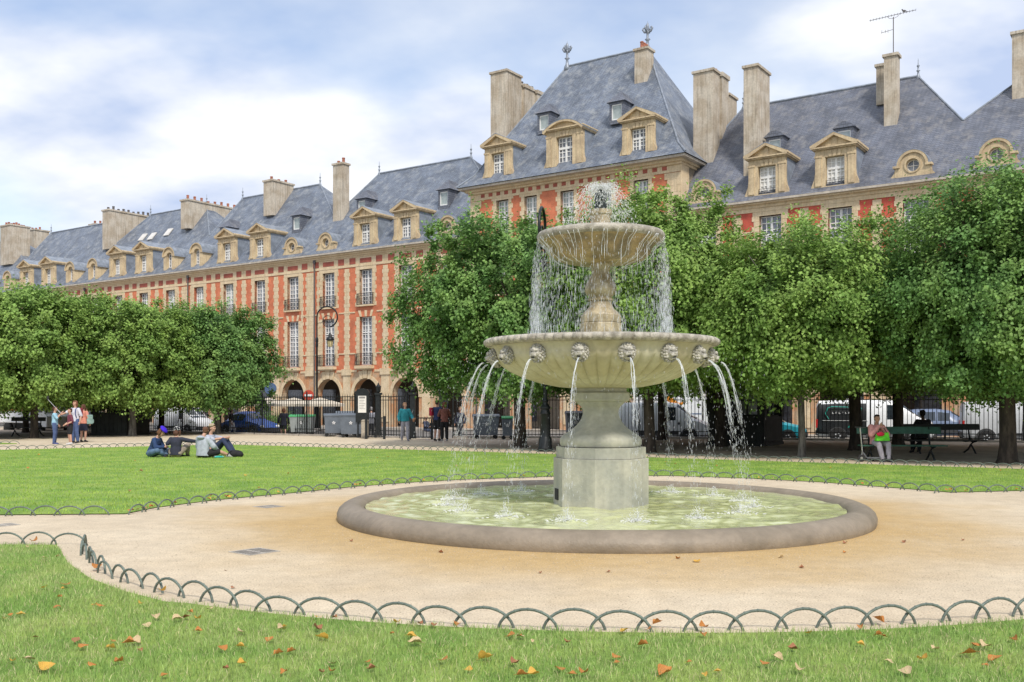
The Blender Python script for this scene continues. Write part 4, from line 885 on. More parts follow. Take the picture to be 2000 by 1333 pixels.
def water_mat():
    m = mat('pool', (.52, .55, .30), .08, spec=.5, var=.05, scale=.9, col2=(.47, .49, .23), wid=.3, bump=.3, bscale=14, coord='Object', detail=3)
    nt = m.node_tree; N = nt.nodes; L = nt.links; b = N["Principled BSDF"]; src = b.inputs['Base Color'].links[0].from_socket
    # churned, aerated water: pale broken patches
    tc = N.new("ShaderNodeTexCoord"); mp = N.new("ShaderNodeMapping"); L.new(tc.outputs['Object'], mp.inputs[0])
    ns = N.new("ShaderNodeTexNoise"); L.new(mp.outputs[0], ns.inputs['Vector']); ns.inputs['Scale'].default_value = 7; ns.inputs['Detail'].default_value = 5; ns.inputs['Distortion'].default_value = 1.6
    rp = N.new("ShaderNodeMapRange"); rp.inputs[1].default_value = .40; rp.inputs[2].default_value = .75; rp.inputs[4].default_value = .5; L.new(ns.outputs[0], rp.inputs[0])
    mx = N.new("ShaderNodeMix"); mx.data_type = 'RGBA'; L.new(rp.outputs[0], mx.inputs[0]); L.new(src, mx.inputs[6]); mx.inputs[7].default_value = (.64, .68, .46, 1); L.new(mx.outputs[2], b.inputs['Base Color'])
water_mat()
wo = inst(bulk('water', V, Fq, 'pool', smooth=True), 'water', None, (fx, fy, 0)); tag(wo, kind='structure')

# falling water: jets, curtain, dome, splashes
def watermat(name, tr, c=(.9, .93, .96), rough=.25):
    m = mat(name, c, rough, var=.02, spec=.8); nt = m.node_tree; N = nt.nodes; L = nt.links; b = N["Principled BSDF"]; o = N["Material Output"]
    t = N.new("ShaderNodeBsdfTransparent"); ms = N.new("ShaderNodeMixShader"); ms.inputs[0].default_value = tr; L.new(b.outputs[0], ms.inputs[1]); L.new(t.outputs[0], ms.inputs[2]); L.new(ms.outputs[0], o.inputs[0])
watermat('jet_water', .72, (.82, .86, .90)); watermat('drop_water', .5, (.86, .90, .96)); watermat('foam', .4, (.93, .95, .94), .5); watermat('veil_water', .45)
def drops(C, D, Lh, r, name, mname, label, kind='stuff', parent=None, k=6):
    """elongated drops: centre C, unit direction D, half length Lh, radius r"""
    n = len(C); ref = np.tile([[0, 0, 1.0]], (n, 1)); ref[np.abs(D[:, 2]) > .9] = [1, 0, 0]
    u = np.cross(D, ref); u /= np.linalg.norm(u, axis=1)[:, None]; v = np.cross(D, u)
    V = np.empty((n, 5 + 3, 3)); V[:, 0] = C - D * Lh[:, None]; V[:, 7] = C + D * Lh[:, None]
    for q in range(3):
        a = 2 * PI * q / 3; w_ = u * math.cos(a) + v * math.sin(a)
        V[:, 1 + q] = C - D * (Lh * .35)[:, None] + w_ * r[:, None]; V[:, 4 + q] = C + D * (Lh * .35)[:, None] + w_ * (r * .9)[:, None]
    T = []
    for q in range(3):
        p = (q + 1) % 3; T += [(0, 1 + p, 1 + q), (1 + q, 1 + p, 4 + p), (1 + q, 4 + p, 4 + q), (7, 4 + q, 4 + p)]
    Fk = (np.arange(n)[:, None, None] * 8 + np.array(T)[None]).reshape(-1, 3)
    return bulk(name, V.reshape(-1, 3), Fk, mname, smooth=True)
def unit(a): return a / np.linalg.norm(a, axis=1)[:, None]
GV = 9.8
for k, a in enumerate(HEADS):
    r_ = random.Random(k); v0 = .78 * r_.uniform(.9, 1.12); m = MB(); ca, sa = math.cos(a), math.sin(a); T = .645
    wind = -.10
    def pos(t, dr=0, dn=0): r = 1.70 + v0 * t + dr; return (r * ca - dn * sa + wind * t * t, r * sa + dn * ca, 2.195 - .5 * GV * t * t)
    ts = [.02 + .40 * i / 27 for i in range(28)]
    for s_ in range(3):      # three twisting cords near the mouth
        ph = r_.uniform(0, 6)
        m.tube([pos(t, .010 * math.sin(13 * t + ph + s_ * 2.1) * (.6 + 3 * t), .014 * math.cos(11 * t + ph + s_ * 2.1) * (.5 + 4 * t)) for t in ts], [max(.0015, (.0098 - .017 * (t - .02)) * r_.uniform(.5, 1.3)) for t in ts], 6)
    me = m.mesh('water_jet', 'jet_water', True)
    n = 240; t = rng.uniform(.15, T, n) ** .85; t = t[t < T]; n = len(t); sp = .006 + np.maximum(t - .12, 0) * .075
    C = np.stack([(1.70 + v0 * t) * ca + wind * t * t, (1.70 + v0 * t) * sa, 2.195 - .5 * GV * t * t], 1) + rng.normal(0, 1, (n, 3)) * sp[:, None] * [1, 1, .3]
    D = unit(np.stack([v0 * ca + 0 * t, v0 * sa + 0 * t, -GV * t], 1)); Lh = rng.uniform(.008, .05, n); rd = rng.uniform(.0012, .0048, n)
    o = inst(me, 'water_jet', None, (fx, fy, 0)); where = 'front' if math.sin(a) < -.35 else ('back' if math.sin(a) > .35 else 'side')
    tag(inst(drops(C, D, Lh, rd, 'jet_drops', 'jet_water', ''), 'jet_drops', o), kind='stuff')
    peers = sorted([q for q in range(16) if (math.sin(R(-90 + 7.5 + 22.5 * q)) < 0) == (math.sin(a) < 0)], key=lambda q: math.cos(R(-90 + 7.5 + 22.5 * q)))
    nth = ('first', 'second', 'third', 'fourth', 'fifth', 'sixth', 'seventh', 'eighth')[peers.index(k)]
    tag(o, nth + ' water jet from the left ' + ('on the near side of the lower bowl' if math.sin(a) < 0 else 'behind the lower bowl, from a hidden lion mouth'), 'water jet', 'water jets from the lion mouths')
# curtain from the upper bowl
n = 17000; th = rng.uniform(0, 2 * PI, n); dens = .35 + .65 * (np.sin(3 * th + 1) * .5 + .5) * (np.sin(11 * th) * .35 + .65) + .8 * np.exp(-((th - .1) / .22) ** 2) + .5 * np.exp(-((th - PI) / .35) ** 2)
dens = dens * (.22 + .78 * np.abs(np.cos(th)) ** 1.6); keep = rng.uniform(0, 1.5, n) < dens; th = th[keep]; n = len(th)
fz = rng.uniform(0, 1, n) ** .8; z = 3.97 - fz * 1.48; r = .915 + .10 * np.sqrt(fz) * rng.uniform(0, 1.5, n) + rng.normal(0, .012, n)
C = np.stack([r * np.cos(th), r * np.sin(th), z], 1); D = unit(np.stack([.07 * np.cos(th), .07 * np.sin(th), -np.ones(n)], 1) + rng.normal(0, .02, (n, 3)))
o = inst(drops(C, D, rng.uniform(.012, .06, n) * (.5 + fz), rng.uniform(.0011, .0032, n), 'falling_water', 'drop_water', ''), 'falling_water', None, (fx, fy, 0)); tag(o, 'curtain of falling drops between the upper and lower bowls', 'water', kind='stuff')
# threads clinging to the underside of the upper bowl
m = MB()
for k in range(64):
    a = rng.uniform(0, 2 * PI); pts = []; z = 3.985; r = .93; nn = rng.integers(4, 9)
    prof = [(.93, 4.0), (.90, 3.955), (.835, 3.90), (.775, 3.83), (.74, 3.76), (.66, 3.69), (.53, 3.64), (.40, 3.60)]
    for q in range(nn): a += rng.normal(0, .012); pts.append((prof[min(q, 7)][0] * math.cos(a), prof[min(q, 7)][0] * math.sin(a), prof[min(q, 7)][1] - .006))
    ex = rng.uniform(.05, .3); p = pts[-1]; pts.append((p[0], p[1], p[2] - ex * .5)); pts.append((p[0], p[1], p[2] - ex))
    m.tube(pts, [rng.uniform(.002, .006) for _ in pts[:-1]] + [.001], 5)
o = m.build('dripping_water', 'veil_water', None, True, loc=(fx, fy, 0)); tag(o, 'threads of water running down the underside of the upper bowl', 'water', kind='stuff')
# dome of spray from the nozzle
n = 4200; th = rng.uniform(0, 2 * PI, n); vr = rng.uniform(.45, 1.25, n); vz = np.sqrt(np.maximum(0, 2 * GV * rng.uniform(.015, .085, n))); T = (vz + np.sqrt(vz ** 2 + 2 * GV * .67)) / GV; t = rng.uniform(0, 1, n) ** .8 * T
C = np.stack([(.03 + vr * t) * np.cos(th), (.03 + vr * t) * np.sin(th), 4.72 + vz * t - .5 * GV * t * t], 1) + rng.normal(0, .012, (n, 3)); D = unit(np.stack([vr * np.cos(th), vr * np.sin(th), vz - GV * t], 1) + rng.normal(0, .3, (n, 3)))
o = inst(drops(C, D, rng.uniform(.006, .022, n), rng.uniform(.002, .005, n), 'water_spray', 'foam', ''), 'water_spray', None, (fx, fy, 0)); tag(o, 'dome of spray bursting from the nozzle over the upper bowl', 'water', kind='stuff')
# water trickling over the shaft
n = 700; th = rng.uniform(0, 2 * PI, n); z = rng.uniform(2.5, 3.6, n); r = np.interp(z, [2.5, 2.93, 3.03, 3.1, 3.25, 3.35, 3.5, 3.6], [.34, .31, .2, .18, .25, .24, .16, .19]) + rng.uniform(0, .05, n)
o = inst(drops(np.stack([r * np.cos(th), r * np.sin(th), z], 1), np.tile([[0, 0, -1.0]], (n, 1)), rng.uniform(.01, .05, n), rng.uniform(.0015, .004, n), 'trickle', 'veil_water', ''), 'trickling_water', None, (fx, fy, 0)); tag(o, 'water trickling down the carved shaft between the bowls', 'water', kind='stuff')
# splashes where the jets land
Cs = []; Ds = []; Ls = []; Rs = []
for a in HEADS:
    n = 230; v0 = .78; cx_, cy_ = 2.2 * math.cos(a) - .04, 2.2 * math.sin(a); q = np.abs(rng.normal(0, .085, n)); b = rng.uniform(0, 2 * PI, n); hz = .155 + rng.uniform(0, 1, n) ** 2.2 * .16 * np.exp(-(q / .10) ** 2) + .008
    Cs.append(np.stack([cx_ + q * np.cos(b) * 1.3, cy_ + q * np.sin(b) * 1.3, hz], 1)); fl = hz < .185
    d = np.stack([np.cos(b) * .5, np.sin(b) * .5, np.where(fl, .05, 1.0)], 1); Ds.append(unit(d)); Ls.append(np.where(fl, rng.uniform(.012, .035, n), rng.uniform(.006, .022, n))); Rs.append(np.where(fl, rng.uniform(.003, .008, n), rng.uniform(.002, .005, n)))
o = inst(drops(np.concatenate(Cs), np.concatenate(Ds), np.concatenate(Ls), np.concatenate(Rs), 'splash', 'foam', ''), 'splashing_water', None, (fx, fy, 0)); tag(o, 'white splashes on the pool where the jets land', 'water', kind='stuff')
# fine drops blown off around the fountain
n = 1500; th = rng.uniform(0, 2 * PI, n); r = 1.5 + 1.1 * rng.uniform(0, 1, n); C = np.stack([r * np.cos(th) - .15, r * np.sin(th), rng.uniform(.2, 2.3, n)], 1)
o = inst(drops(C, np.tile([[-.08, 0, -.99]], (n, 1)), rng.uniform(.004, .02, n), rng.uniform(.0012, .003, n), 'drizzle', 'drop_water', ''), 'fine_drops', None, (fx, fy, 0)); tag(o, 'fine scattered drops falling around the lower bowl', 'water', kind='stuff')
# ---------------------------------------------------------------- lime trees clipped into blocks
mat('leaf', (.20, .335, .08), .55, var=.15, scale=.9, col2=(.30, .44, .11), thr=.52, wid=.35, island=.3, trans=.3, spec=.22, detail=3)
mat('leaf_dark', (.155, .295, .085), .55, var=.15, scale=.9, col2=(.24, .38, .105), thr=.54, wid=.35, island=.3, trans=.28, spec=.25, detail=3)
mat('leaf_light', (.13, .235, .04), .55, var=.15, scale=.9, col2=(.18, .29, .055), thr=.5, wid=.35, island=.4, trans=.35, spec=.4, detail=3)
def crown(seed, ax, ay, h, ncl, per, size, mname, ragged=.5, p=4.0, deep=.55):
    g_ = np.random.default_rng(seed); hz = h / 2; ncl = int(ncl * .62); per = int(per * 1.55)
    d = g_.normal(0, 1, (ncl, 3)); d /= np.linalg.norm(d, axis=1)[:, None]
    q = (np.abs(d[:, 0]) ** p + np.abs(d[:, 1]) ** p + np.abs(d[:, 2]) ** p) ** (-1 / p); S = d * q[:, None]
    # broad bulges and hollows so that the block is uneven
    bl = np.zeros(ncl)
    for k in range(7):
        f = g_.uniform(1.8, 5.5); w_ = g_.normal(0, 1, 3); w_ /= np.linalg.norm(w_); bl += np.sin(f * (S @ w_) * 2 + g_.uniform(0, 6)) * .026; f2 = g_.uniform(7, 16); w2 = g_.normal(0, 1, 3); w2 /= np.linalg.norm(w2); bl += np.sin(f2 * (S @ w2) + g_.uniform(0, 6)) * .017
    dep = 1 - deep * g_.uniform(0, 1, ncl) ** 2.4 + .05 * np.maximum(g_.normal(0, 1, ncl), 0)
    C = S * (dep * (1 + bl))[:, None] * np.array([ax, ay, hz]); C[:, 2] += hz
    top = S[:, 2] > .72; C[top, 2] += ragged * g_.uniform(0, 1, top.sum()) ** 2.2 * 1.1
    nrm = S / np.array([ax, ay, hz]) ; nrm /= np.linalg.norm(nrm, axis=1)[:, None]
    n = ncl * per; ci = np.repeat(np.arange(ncl), per)
    cr = (.16 + .30 * g_.uniform(0, 1, ncl) ** 1.3)[ci]; off = g_.normal(0, 1, (n, 3)) * cr[:, None] * .55; dr = nrm + np.array([0, 0, -.55]) + g_.normal(0, .35, (ncl, 3)); off += dr[ci] * (g_.uniform(-.5, 1.0, n) * cr * .65)[:, None]
    Pp = C[ci] + off
    # leaf faces: hang outward and down like overlapping shingles
    nn = nrm[ci] * .8 + np.array([0, 0, .75]) + g_.normal(0, .55, (n, 3)); nn /= np.linalg.norm(nn, axis=1)[:, None]
    t = g_.normal(0, .5, (n, 3)) + nrm[ci] * .35 + np.array([0, 0, -.85]); t -= nn * (t * nn).sum(1)[:, None]; t /= np.linalg.norm(t, axis=1)[:, None]
    b = np.cross(nn, t); s = size * g_.uniform(.65, 1.25, n)
    V = np.empty((n, 5, 3)); V[:, 0] = Pp - t * (s * .5)[:, None]; V[:, 1] = Pp - t * (s * .12)[:, None] + b * (s * .46)[:, None] + nn * (s * .10)[:, None]; V[:, 2] = Pp + t * (s * .58)[:, None] - nn * (s * .12)[:, None]; V[:, 3] = Pp - t * (s * .12)[:, None] - b * (s * .46)[:, None] + nn * (s * .10)[:, None]; V[:, 4] = Pp
    F = np.concatenate([np.arange(n)[:, None] * 5 + np.array([[0, 1, 2, 2]])[:, :3], np.arange(n)[:, None] * 5 + np.array([[0, 2, 3]])])
    return bulk('crown', V.reshape(-1, 5, 3).reshape(-1, 3), F, mname)
def trunk(r, h, hz, ax, seed, mname):
    r_ = random.Random(seed); m = MB(); n = 12
    b = len(m.v); pts = [(0, 0, -.05), (0, 0, .12), (.01, 0, .5), (r_.uniform(-.05, .05), r_.uniform(-.05, .05), h * .6), (r_.uniform(-.08, .08), r_.uniform(-.08, .08), h)]
    m.tube(pts, [r * 1.55, r * 1.22, r * 1.02, r * .95, r * .9], 14)
    x0, y0, z0 = pts[-1]
    for k in range(7):
        a = 2 * PI * k / 7 + r_.uniform(-.3, .3); e = r_.uniform(.5, .85) * ax; z1 = h + hz * r_.uniform(.3, .8)
        p1 = (x0 + .35 * e * math.cos(a), y0 + .35 * e * math.sin(a), z0 + (z1 - z0) * .3); p2 = (x0 + .7 * e * math.cos(a + .15), y0 + .7 * e * math.sin(a + .15), z0 + (z1 - z0) * .65); p3 = (x0 + e * math.cos(a), y0 + e * math.sin(a), z1)
        m.tube([(x0, y0, z0 - .1), p1, p2, p3], [r * .55, r * .4, r * .25, r * .08], 7)
        for s in (-1, 1): m.tube([p2, (p2[0] + s * .5 * math.sin(a), p2[1] - s * .5 * math.cos(a), p2[2] + r_.uniform(.2, .7))], [r * .18, r * .05], 5)
    m.tube([(x0, y0, z0 - .1), (x0 + .1, y0, z0 + hz * .5), (x0, y0 + .1, h + hz * .85)], [r * .6, r * .4, r * .1], 7)
    return m.mesh('trunk', mname, True)
CR = {}
def tree(x, y, z0, h, ax, ay, rt, label, grp, kind='leaf', cache=None, seed=1, ncl=700, per=70, size=.115, off=(0, 0), ragged=.6, bark='bark', rz=FR, p=4.0):
    root = empty('lime_tree', (x, y, 0), rz, label, 'tree', grp)
    key = cache if cache else (seed, ax, ay, h)
    if key not in CR: CR[key] = crown(seed, ax, ay, h, ncl, per, size, kind, ragged, p)
    inst(CR[key], 'crown', root, (off[0], off[1], z0))
    inst(trunk(rt, z0 + .9, h, ax, seed + int(x * 10), bark), 'trunk', root, rot=(0, 0, -rz))
    return root
RG, LG = 'clipped lime trees right of the fountain', 'clipped lime trees on the left'
# right block, front row then rows behind
tree(.3, 36.0, 2.3, 5.3, 3.3, 3.1, .22, 'lime tree behind the fountain, leftmost of the right block, next to the walking people', RG, 'leaf_dark', seed=11, ncl=1500, per=95, size=.108, off=(-.7, 0), ragged=.8)
tree(4.55, 32.2, 2.4, 5.1, 2.9, 2.8, .18, 'lime tree directly right of the fountain pedestal, in front of the white van', RG, 'leaf', seed=12, ncl=1400, per=95, size=.10, ragged=1.0)
tree(8.7, 29.2, 2.42, 3.7, 2.6, 2.6, .10, 'lime tree with a thin grey young trunk between the kiosk and the bench', RG, 'leaf', seed=13, ncl=1200, per=95, size=.095, bark='bark_grey', ragged=.9)
TK = tree(13.45, 26.4, 2.25, 4.75, 2.75, 2.9, .215, 'lime tree with the thick trunk at the right edge, nearest of the block', RG, 'leaf_dark', seed=14, ncl=1800, per=110, size=.088, ragged=.8)
tree(18.4, 23.4, 2.1, 4.9, 2.9, 2.9, .22, 'lime tree cut off by the right edge of the picture', RG, 'leaf_dark', cache=(14, 2.75, 2.9, 4.75), seed=14)
for k, (x, y, rt) in enumerate(((3.4, 40.6, .2), (7.9, 36.9, .2), (11.95, 33.8, .21), (16.7, 31.0, .2), (-1.0, 43.6, 0), (6.7, 43.4, .2), (10.95, 41.4, .19), (15.2, 38.3, .2), (19.9, 35.6, .2))):
    if not rt: continue
    tree(x, y, 2.5, 3.6, 2.9, 2.8, rt, ['lime tree in the second row hidden behind the fountain', 'lime tree in the second row over the right kiosk', 'lime tree in the second row behind the woman in pink', 'lime tree in the second row behind the thick right trunk', '', 'lime tree in the last row by the white van', 'lime tree in the last row at the fence behind the kiosk', 'lime tree in the last row behind the green bench', 'lime tree in the last row behind the dark bench'][k], RG, 'leaf', cache='back%d' % (k % 2), seed=20 + k % 2, ncl=1000, per=80, size=.115, ragged=.5)
# left block
for k, (x, y, h, lb) in enumerate(((-15.9, 52.4, 4.1, 'lime tree at the right end of the left block, beside the arcades'), (-19.2, 49.2, 4.3, 'lime tree in the front left row behind the boy in the blue beret'), (-22.6, 46.0, 4.6, 'lime tree above the tourists with the selfie stick'), (-26.1, 42.7, 4.2, 'lime tree cut off by the left edge of the picture'))):
    tree(x, y, 1.85, h, 2.3 if k == 0 else 2.6, 2.4 if k == 0 else 2.7, .17, lb, LG, ('leaf_dark', 'leaf', 'leaf', 'leaf')[k], cache='left%d' % k, seed=30 + k, ncl=1150, per=90, size=.12, ragged=.5, bark='bark_grey' if k < 2 else 'bark', p=6)
for k, (x, y, h) in enumerate(((-19.9, 55.2, 4.4), (-23.3, 52.0, 4.9), (-26.7, 48.8, 5.0), (-24.0, 58.0, 4.6), (-27.4, 54.8, 4.9), (-30.9, 51.6, 5.0))):
    tree(x, y, 1.95, h - .8, 2.75, 2.8, .16, ['lime tree in the second left row behind the white van trunk', 'lime tree in the second left row over the left kiosk', 'lime tree in the second left row behind the selfie takers', 'lime tree in the rear left row nearest the houses', 'lime tree in the rear left row, middle one', 'lime tree in the rear left row at the picture edge'][k], LG, 'leaf', cache='lback', seed=41, ncl=800, per=70, size=.14, ragged=.5, p=5)

# ---------------------------------------------------------------- railings, gate, lamps, kiosks
PAN = {}
def railpanel(Lg, h=2.0):
    key = round(Lg, 2)
    if key not in PAN:
        m = MB(); n = max(2, round(Lg / .165))
        for z in (.16, .34, h - .2, h - .03): m.box(.04, Lg - .04, -.018, .018, z - .018, z + .018)
        for i in range(1, n):
            x = Lg * i / n; m.box(x - .0125, x + .0125, -.0125, .0125, .1, h); m.add([(x - .02, 0, h), (x, -.02, h), (x + .02, 0, h), (x, .02, h), (x, 0, h + .14)], [(0, 1, 4), (1, 2, 4), (2, 3, 4), (3, 0, 4), (3, 2, 1, 0)])
        PAN[key] = m.mesh('railing_panel', 'iron')
    return PAN[key]
pm = MB(); pm.box(-.03, .03, -.03, .03, 0, 2.12); pm.box(-.045, .045, -.045, .045, 0, .12); pm.lathe([(.02, 2.12), (.045, 2.16), (.03, 2.2), (.0, 2.3)], 8); pm.tube([(0, .03, 1.3), (0, .55, .02)], .015, 5); postm = pm.mesh('railing_post', 'iron')
def railing_run(pts, label):
    root = empty('garden_railing', (*pts[0], 0), 0, label, 'railing')
    for a, b in zip(pts[:-1], pts[1:]):
        D = math.dist(a, b); n = max(1, round(D / 3.3)); ang = math.atan2(b[1] - a[1], b[0] - a[0]); dx, dy = (b[0] - a[0]) / n, (b[1] - a[1]) / n
        for i in range(n):
            lx, ly = a[0] - pts[0][0] + dx * i, a[1] - pts[0][1] + dy * i
            inst(railpanel(D / n), 'railing_panel', root, (lx, ly, 0), (0, 0, ang)); inst(postm, 'railing_post', root, (lx, ly, 0), (0, 0, ang))
        kb = MB(); kb.box(0, D, -.12, .12, -.28, .085); kb.build('stone_plinth', 'kerb_stone', root, loc=(a[0] - pts[0][0], a[1] - pts[0][1], 0), rot=(0, 0, ang))
    inst(postm, 'railing_post', root, (pts[-1][0] - pts[0][0], pts[-1][1] - pts[0][1], 0))
railing_run(FL[::-1], 'tall black spear topped railing running left from the gate in front of the arcades')
railing_run(FRR, 'tall black spear topped railing running right from the gate behind the trees')
def gatepost(px, Z, label):
    t = empty('gate_pillar', ((px - 1000) / FPX * Z, Z, 0), 0, label, 'gate pillar'); m = MB()
    m.box(-.16, .16, -.16, .16, 0, .25); m.box(-.12, .12, -.12, .12, .25, 2.05); m.box(-.17, .17, -.17, .17, 2.05, 2.15); m.build('shaft', 'iron', t)
    m = MB(); m.lathe([(.05, 2.15), (.11, 2.2), (.12, 2.42), (.14, 2.44), (.05, 2.54), (.03, 2.6), (0, 2.66)], 8); m.build('lantern_cap', 'iron', t)
gatepost(739, 46.6, 'black iron gate pillar with a cap, beside the notice board'); gatepost(806, 45.6, 'black iron gate pillar behind the woman in teal')
def lowgate(px, Z, wpx, label):
    t = empty('low_gate', ((px - 1000) / FPX * Z, Z, 0), R(-6), label, 'low gate'); m = MB(); w = wpx / FPX * Z / 2
    for z in (.08, .95): m.box(-w, w, -.02, .02, z, z + .05)
    n = int(w * 2 / .12)
    for i in range(1, n): x = -w + 2 * w * i / n; m.box(x - .012, x + .012, -.012, .012, .13, .95)
    m.build('gate_leaf', 'iron', t); p = MB()
    for s in (-1, 1):
        p = MB(); p.box(s * w - .05, s * w + .05, -.05, .05, 0, 1.06); p.build('post', 'iron', t)
lowgate(733, 44.6, 36, 'low black barrier gate beside the grey bins'); lowgate(822, 44.2, 44, 'low black barrier gate right of the woman in teal')
# notice board
t = empty('notice_board', ((708 - 1000) / FPX * 46.4, 46.4, 0), R(-8), 'black framed notice board with a white sheet on the railing', 'notice board')
m = MB(); m.box(-.32, .32, -.05, .05, .75, 2.15); m.prism([(-.36, 2.15), (.36, 2.15), (.25, 2.3), (0, 2.36), (-.25, 2.3)], -.06, .06); m.box(-.25, -.19, -.03, .03, 0, .75); m.box(.19, .25, -.03, .03, 0, .75); m.build('frame', 'iron', t)
mat('paper', (.75, .73, .68), .8, var=.03)
m = MB(); m.box(-.2, .2, -.06, -.052, 1.2, 2.0); m.build('notice_sheet', 'paper', t)
for k in range(7):
    m = MB(); m.box(-.15, .15 - (k % 3) * .04, -.064, -.061, 1.86 - k * .08, 1.875 - k * .08)
    if k == 0: m.box(-.15, .15, -.064, -.061, 1.91, 1.96)
    m.build('text_line', 'pot_dark', t)

def lamp(x, y, rz, label):
    t = empty('street_lamp', (x, y, 0), rz, label, 'street lamp')
    m = MB(); m.lathe([(.27, 0), (.27, .10), (.235, .14), (.22, .42), (.19, .48), (.175, .55), (.165, 1.25), (.185, 1.28), (.155, 1.36), (.14, 1.42), (.175, 1.46), (.17, 1.52), (.095, 1.6), (.085, 1.66), (.11, 1.7), (.075, 1.8)], 24, rfun=lambda j, a, r: r * (1 + (.03 * math.sin(8 * a) if 3 <= j <= 6 else 0))); m.build('base', 'iron', t, smooth='auto')
    m = MB(); m.lathe([(.07, 1.78), (.062, 5.4), (.085, 5.45), (.095, 5.6), (.07, 5.7), (.1, 5.78), (.1, 5.98), (.05, 6.1), (.045, 6.9)], 14); m.build('pole', 'iron', t, smooth='auto')
    m = MB(); c = (.70, 7.42); pts = [(0, 0, 6.85), (0, 0, 7.3)] + [(c[0] - .70 * math.cos(a), 0, c[1] + .70 * math.sin(a)) for a in [R(5 + 245 * i / 24) for i in range(25)]]
    m.tube(pts, .05, 8)
    e = pts[-1]; q = (.78, 7.2); r0 = math.hypot(e[0] - q[0], e[2] - q[1]); a0 = math.atan2(e[2] - q[1], e[0] - q[0])
    m.tube([(q[0] + r0 * (1 - .72 * i / 20) * math.cos(a0 - R(430) * i / 20), 0, q[1] + r0 * (1 - .72 * i / 20) * math.sin(a0 - R(430) * i / 20)) for i in range(21)], .026, 7)
    m.tube([(0, 0, 7.0), (.3, 0, 7.05), (.55, 0, 7.2)], .02, 6); m.tube([(.9, 0, 6.85), (.9, 0, 6.35)], .02, 6); m.build('scroll_arm', 'iron', t, True)
    m = MB(); m.lathe([(.03, 6.4), (.06, 6.32), (.10, 6.26), (.13, 6.1), (.24, 6.02), (.28, 5.92), (.27, 5.86), (.22, 5.84)], 16, (.9, 0)); hd = m.build('lantern_hood', 'iron', t, True)
    mt = MATS.get('lamp_glass') or mat('lamp_glass', (.62, .53, .28), .2, var=.1)
    m = MB(); m.lathe([(.20, 5.84), (.215, 5.8), (.15, 5.45), (.10, 5.42)], 8, (.9, 0)); gl = m.build('lantern_glass', 'lamp_glass', t)
    m = MB()
    for k in range(8): a = PI * k / 4; m.tube([(.9 + .218 * math.cos(a), .218 * math.sin(a), 5.8), (.9 + .155 * math.cos(a), .155 * math.sin(a), 5.45)], .01, 4)
    m.build('glazing_bars', 'iron', gl)
lamp((619 - 1000) / FPX * 65, 65.0, R(-6), 'tall dark scroll armed street lamp in front of the brick arcades')
bpy.context.view_layer.update()
lamp((1065 - 1000) / FPX * 33, 33.0, R(-100), 'dark street lamp with a fluted base directly behind the fountain')

mat('kiosk_wood', (.022, .026, .022), .7, var=.25, scale=3)
def kiosk(px, Z, w, label, rz):
    t = empty('garden_kiosk', ((px - 1000) / FPX * Z, Z, 0), rz, label, 'kiosk'); h = w / 2
    m = MB(); m.box(-h, h, -h, h, 0, .12); m.box(-h + .04, h - .04, -h + .04, h - .04, .12, 1.12)
    for s in (-1, 1):
        for q in (-1, 1): m.box(min(s * h, s * (h - .3)), max(s * h, s * (h - .3)), min(q * h, q * (h - .3)), max(q * h, q * (h - .3)), 1.12, 2.75)
    m.box(-h, h, -h, h, 2.4, 2.8)
    for k in range(9): x = -h + .1 + (2 * h - .2) * k / 8; m.box(x - .012, x + .012, -h + .02, -h + .039, .14, 1.1)
    m.build('wooden_walls', 'kiosk_wood', t)
    m = MB(); m.add([(-h - .25, -h - .25, 2.8), (h + .25, -h - .25, 2.8), (h + .25, h + .25, 2.8), (-h - .25, h + .25, 2.8), (0, 0, 3.6)], [(0, 1, 4), (1, 2, 4), (2, 3, 4), (3, 0, 4), (3, 2, 1, 0)]); m.build('roof', 'kiosk_wood', t)
    for (x, y, a) in ((0, -h + .12, 0), (0, h - .12, PI), (h - .12, 0, PI / 2), (-h + .12, 0, -PI / 2)):
        f = MB(); g = h - .3
        f.box(-g, g, -.03, .03, 1.12, 1.18); f.box(-g, g, -.03, .03, 2.34, 2.4)
        for k in range(5): xx = -g + 2 * g * k / 4; f.box(xx - .02, xx + .02, -.028, .028, 1.18, 2.34)
        f.box(-g, g, -.027, .027, 1.74, 1.78)
        fo = f.build('window_frame', 'kiosk_wood', t, loc=(x, y, 0), rot=(0, 0, a))
        if a == PI: p = MB(); p.box(-g, g, .031, .037, 1.18, 2.34); p.build('pane', 'pane_curtain', fo)
kiosk(1456, 38.6, 2.35, 'dark wooden kiosk under the trees right of the fountain', R(-33))
kiosk(236, 50.5, 2.1, 'dark wooden kiosk with a small window under the left trees', R(-12))

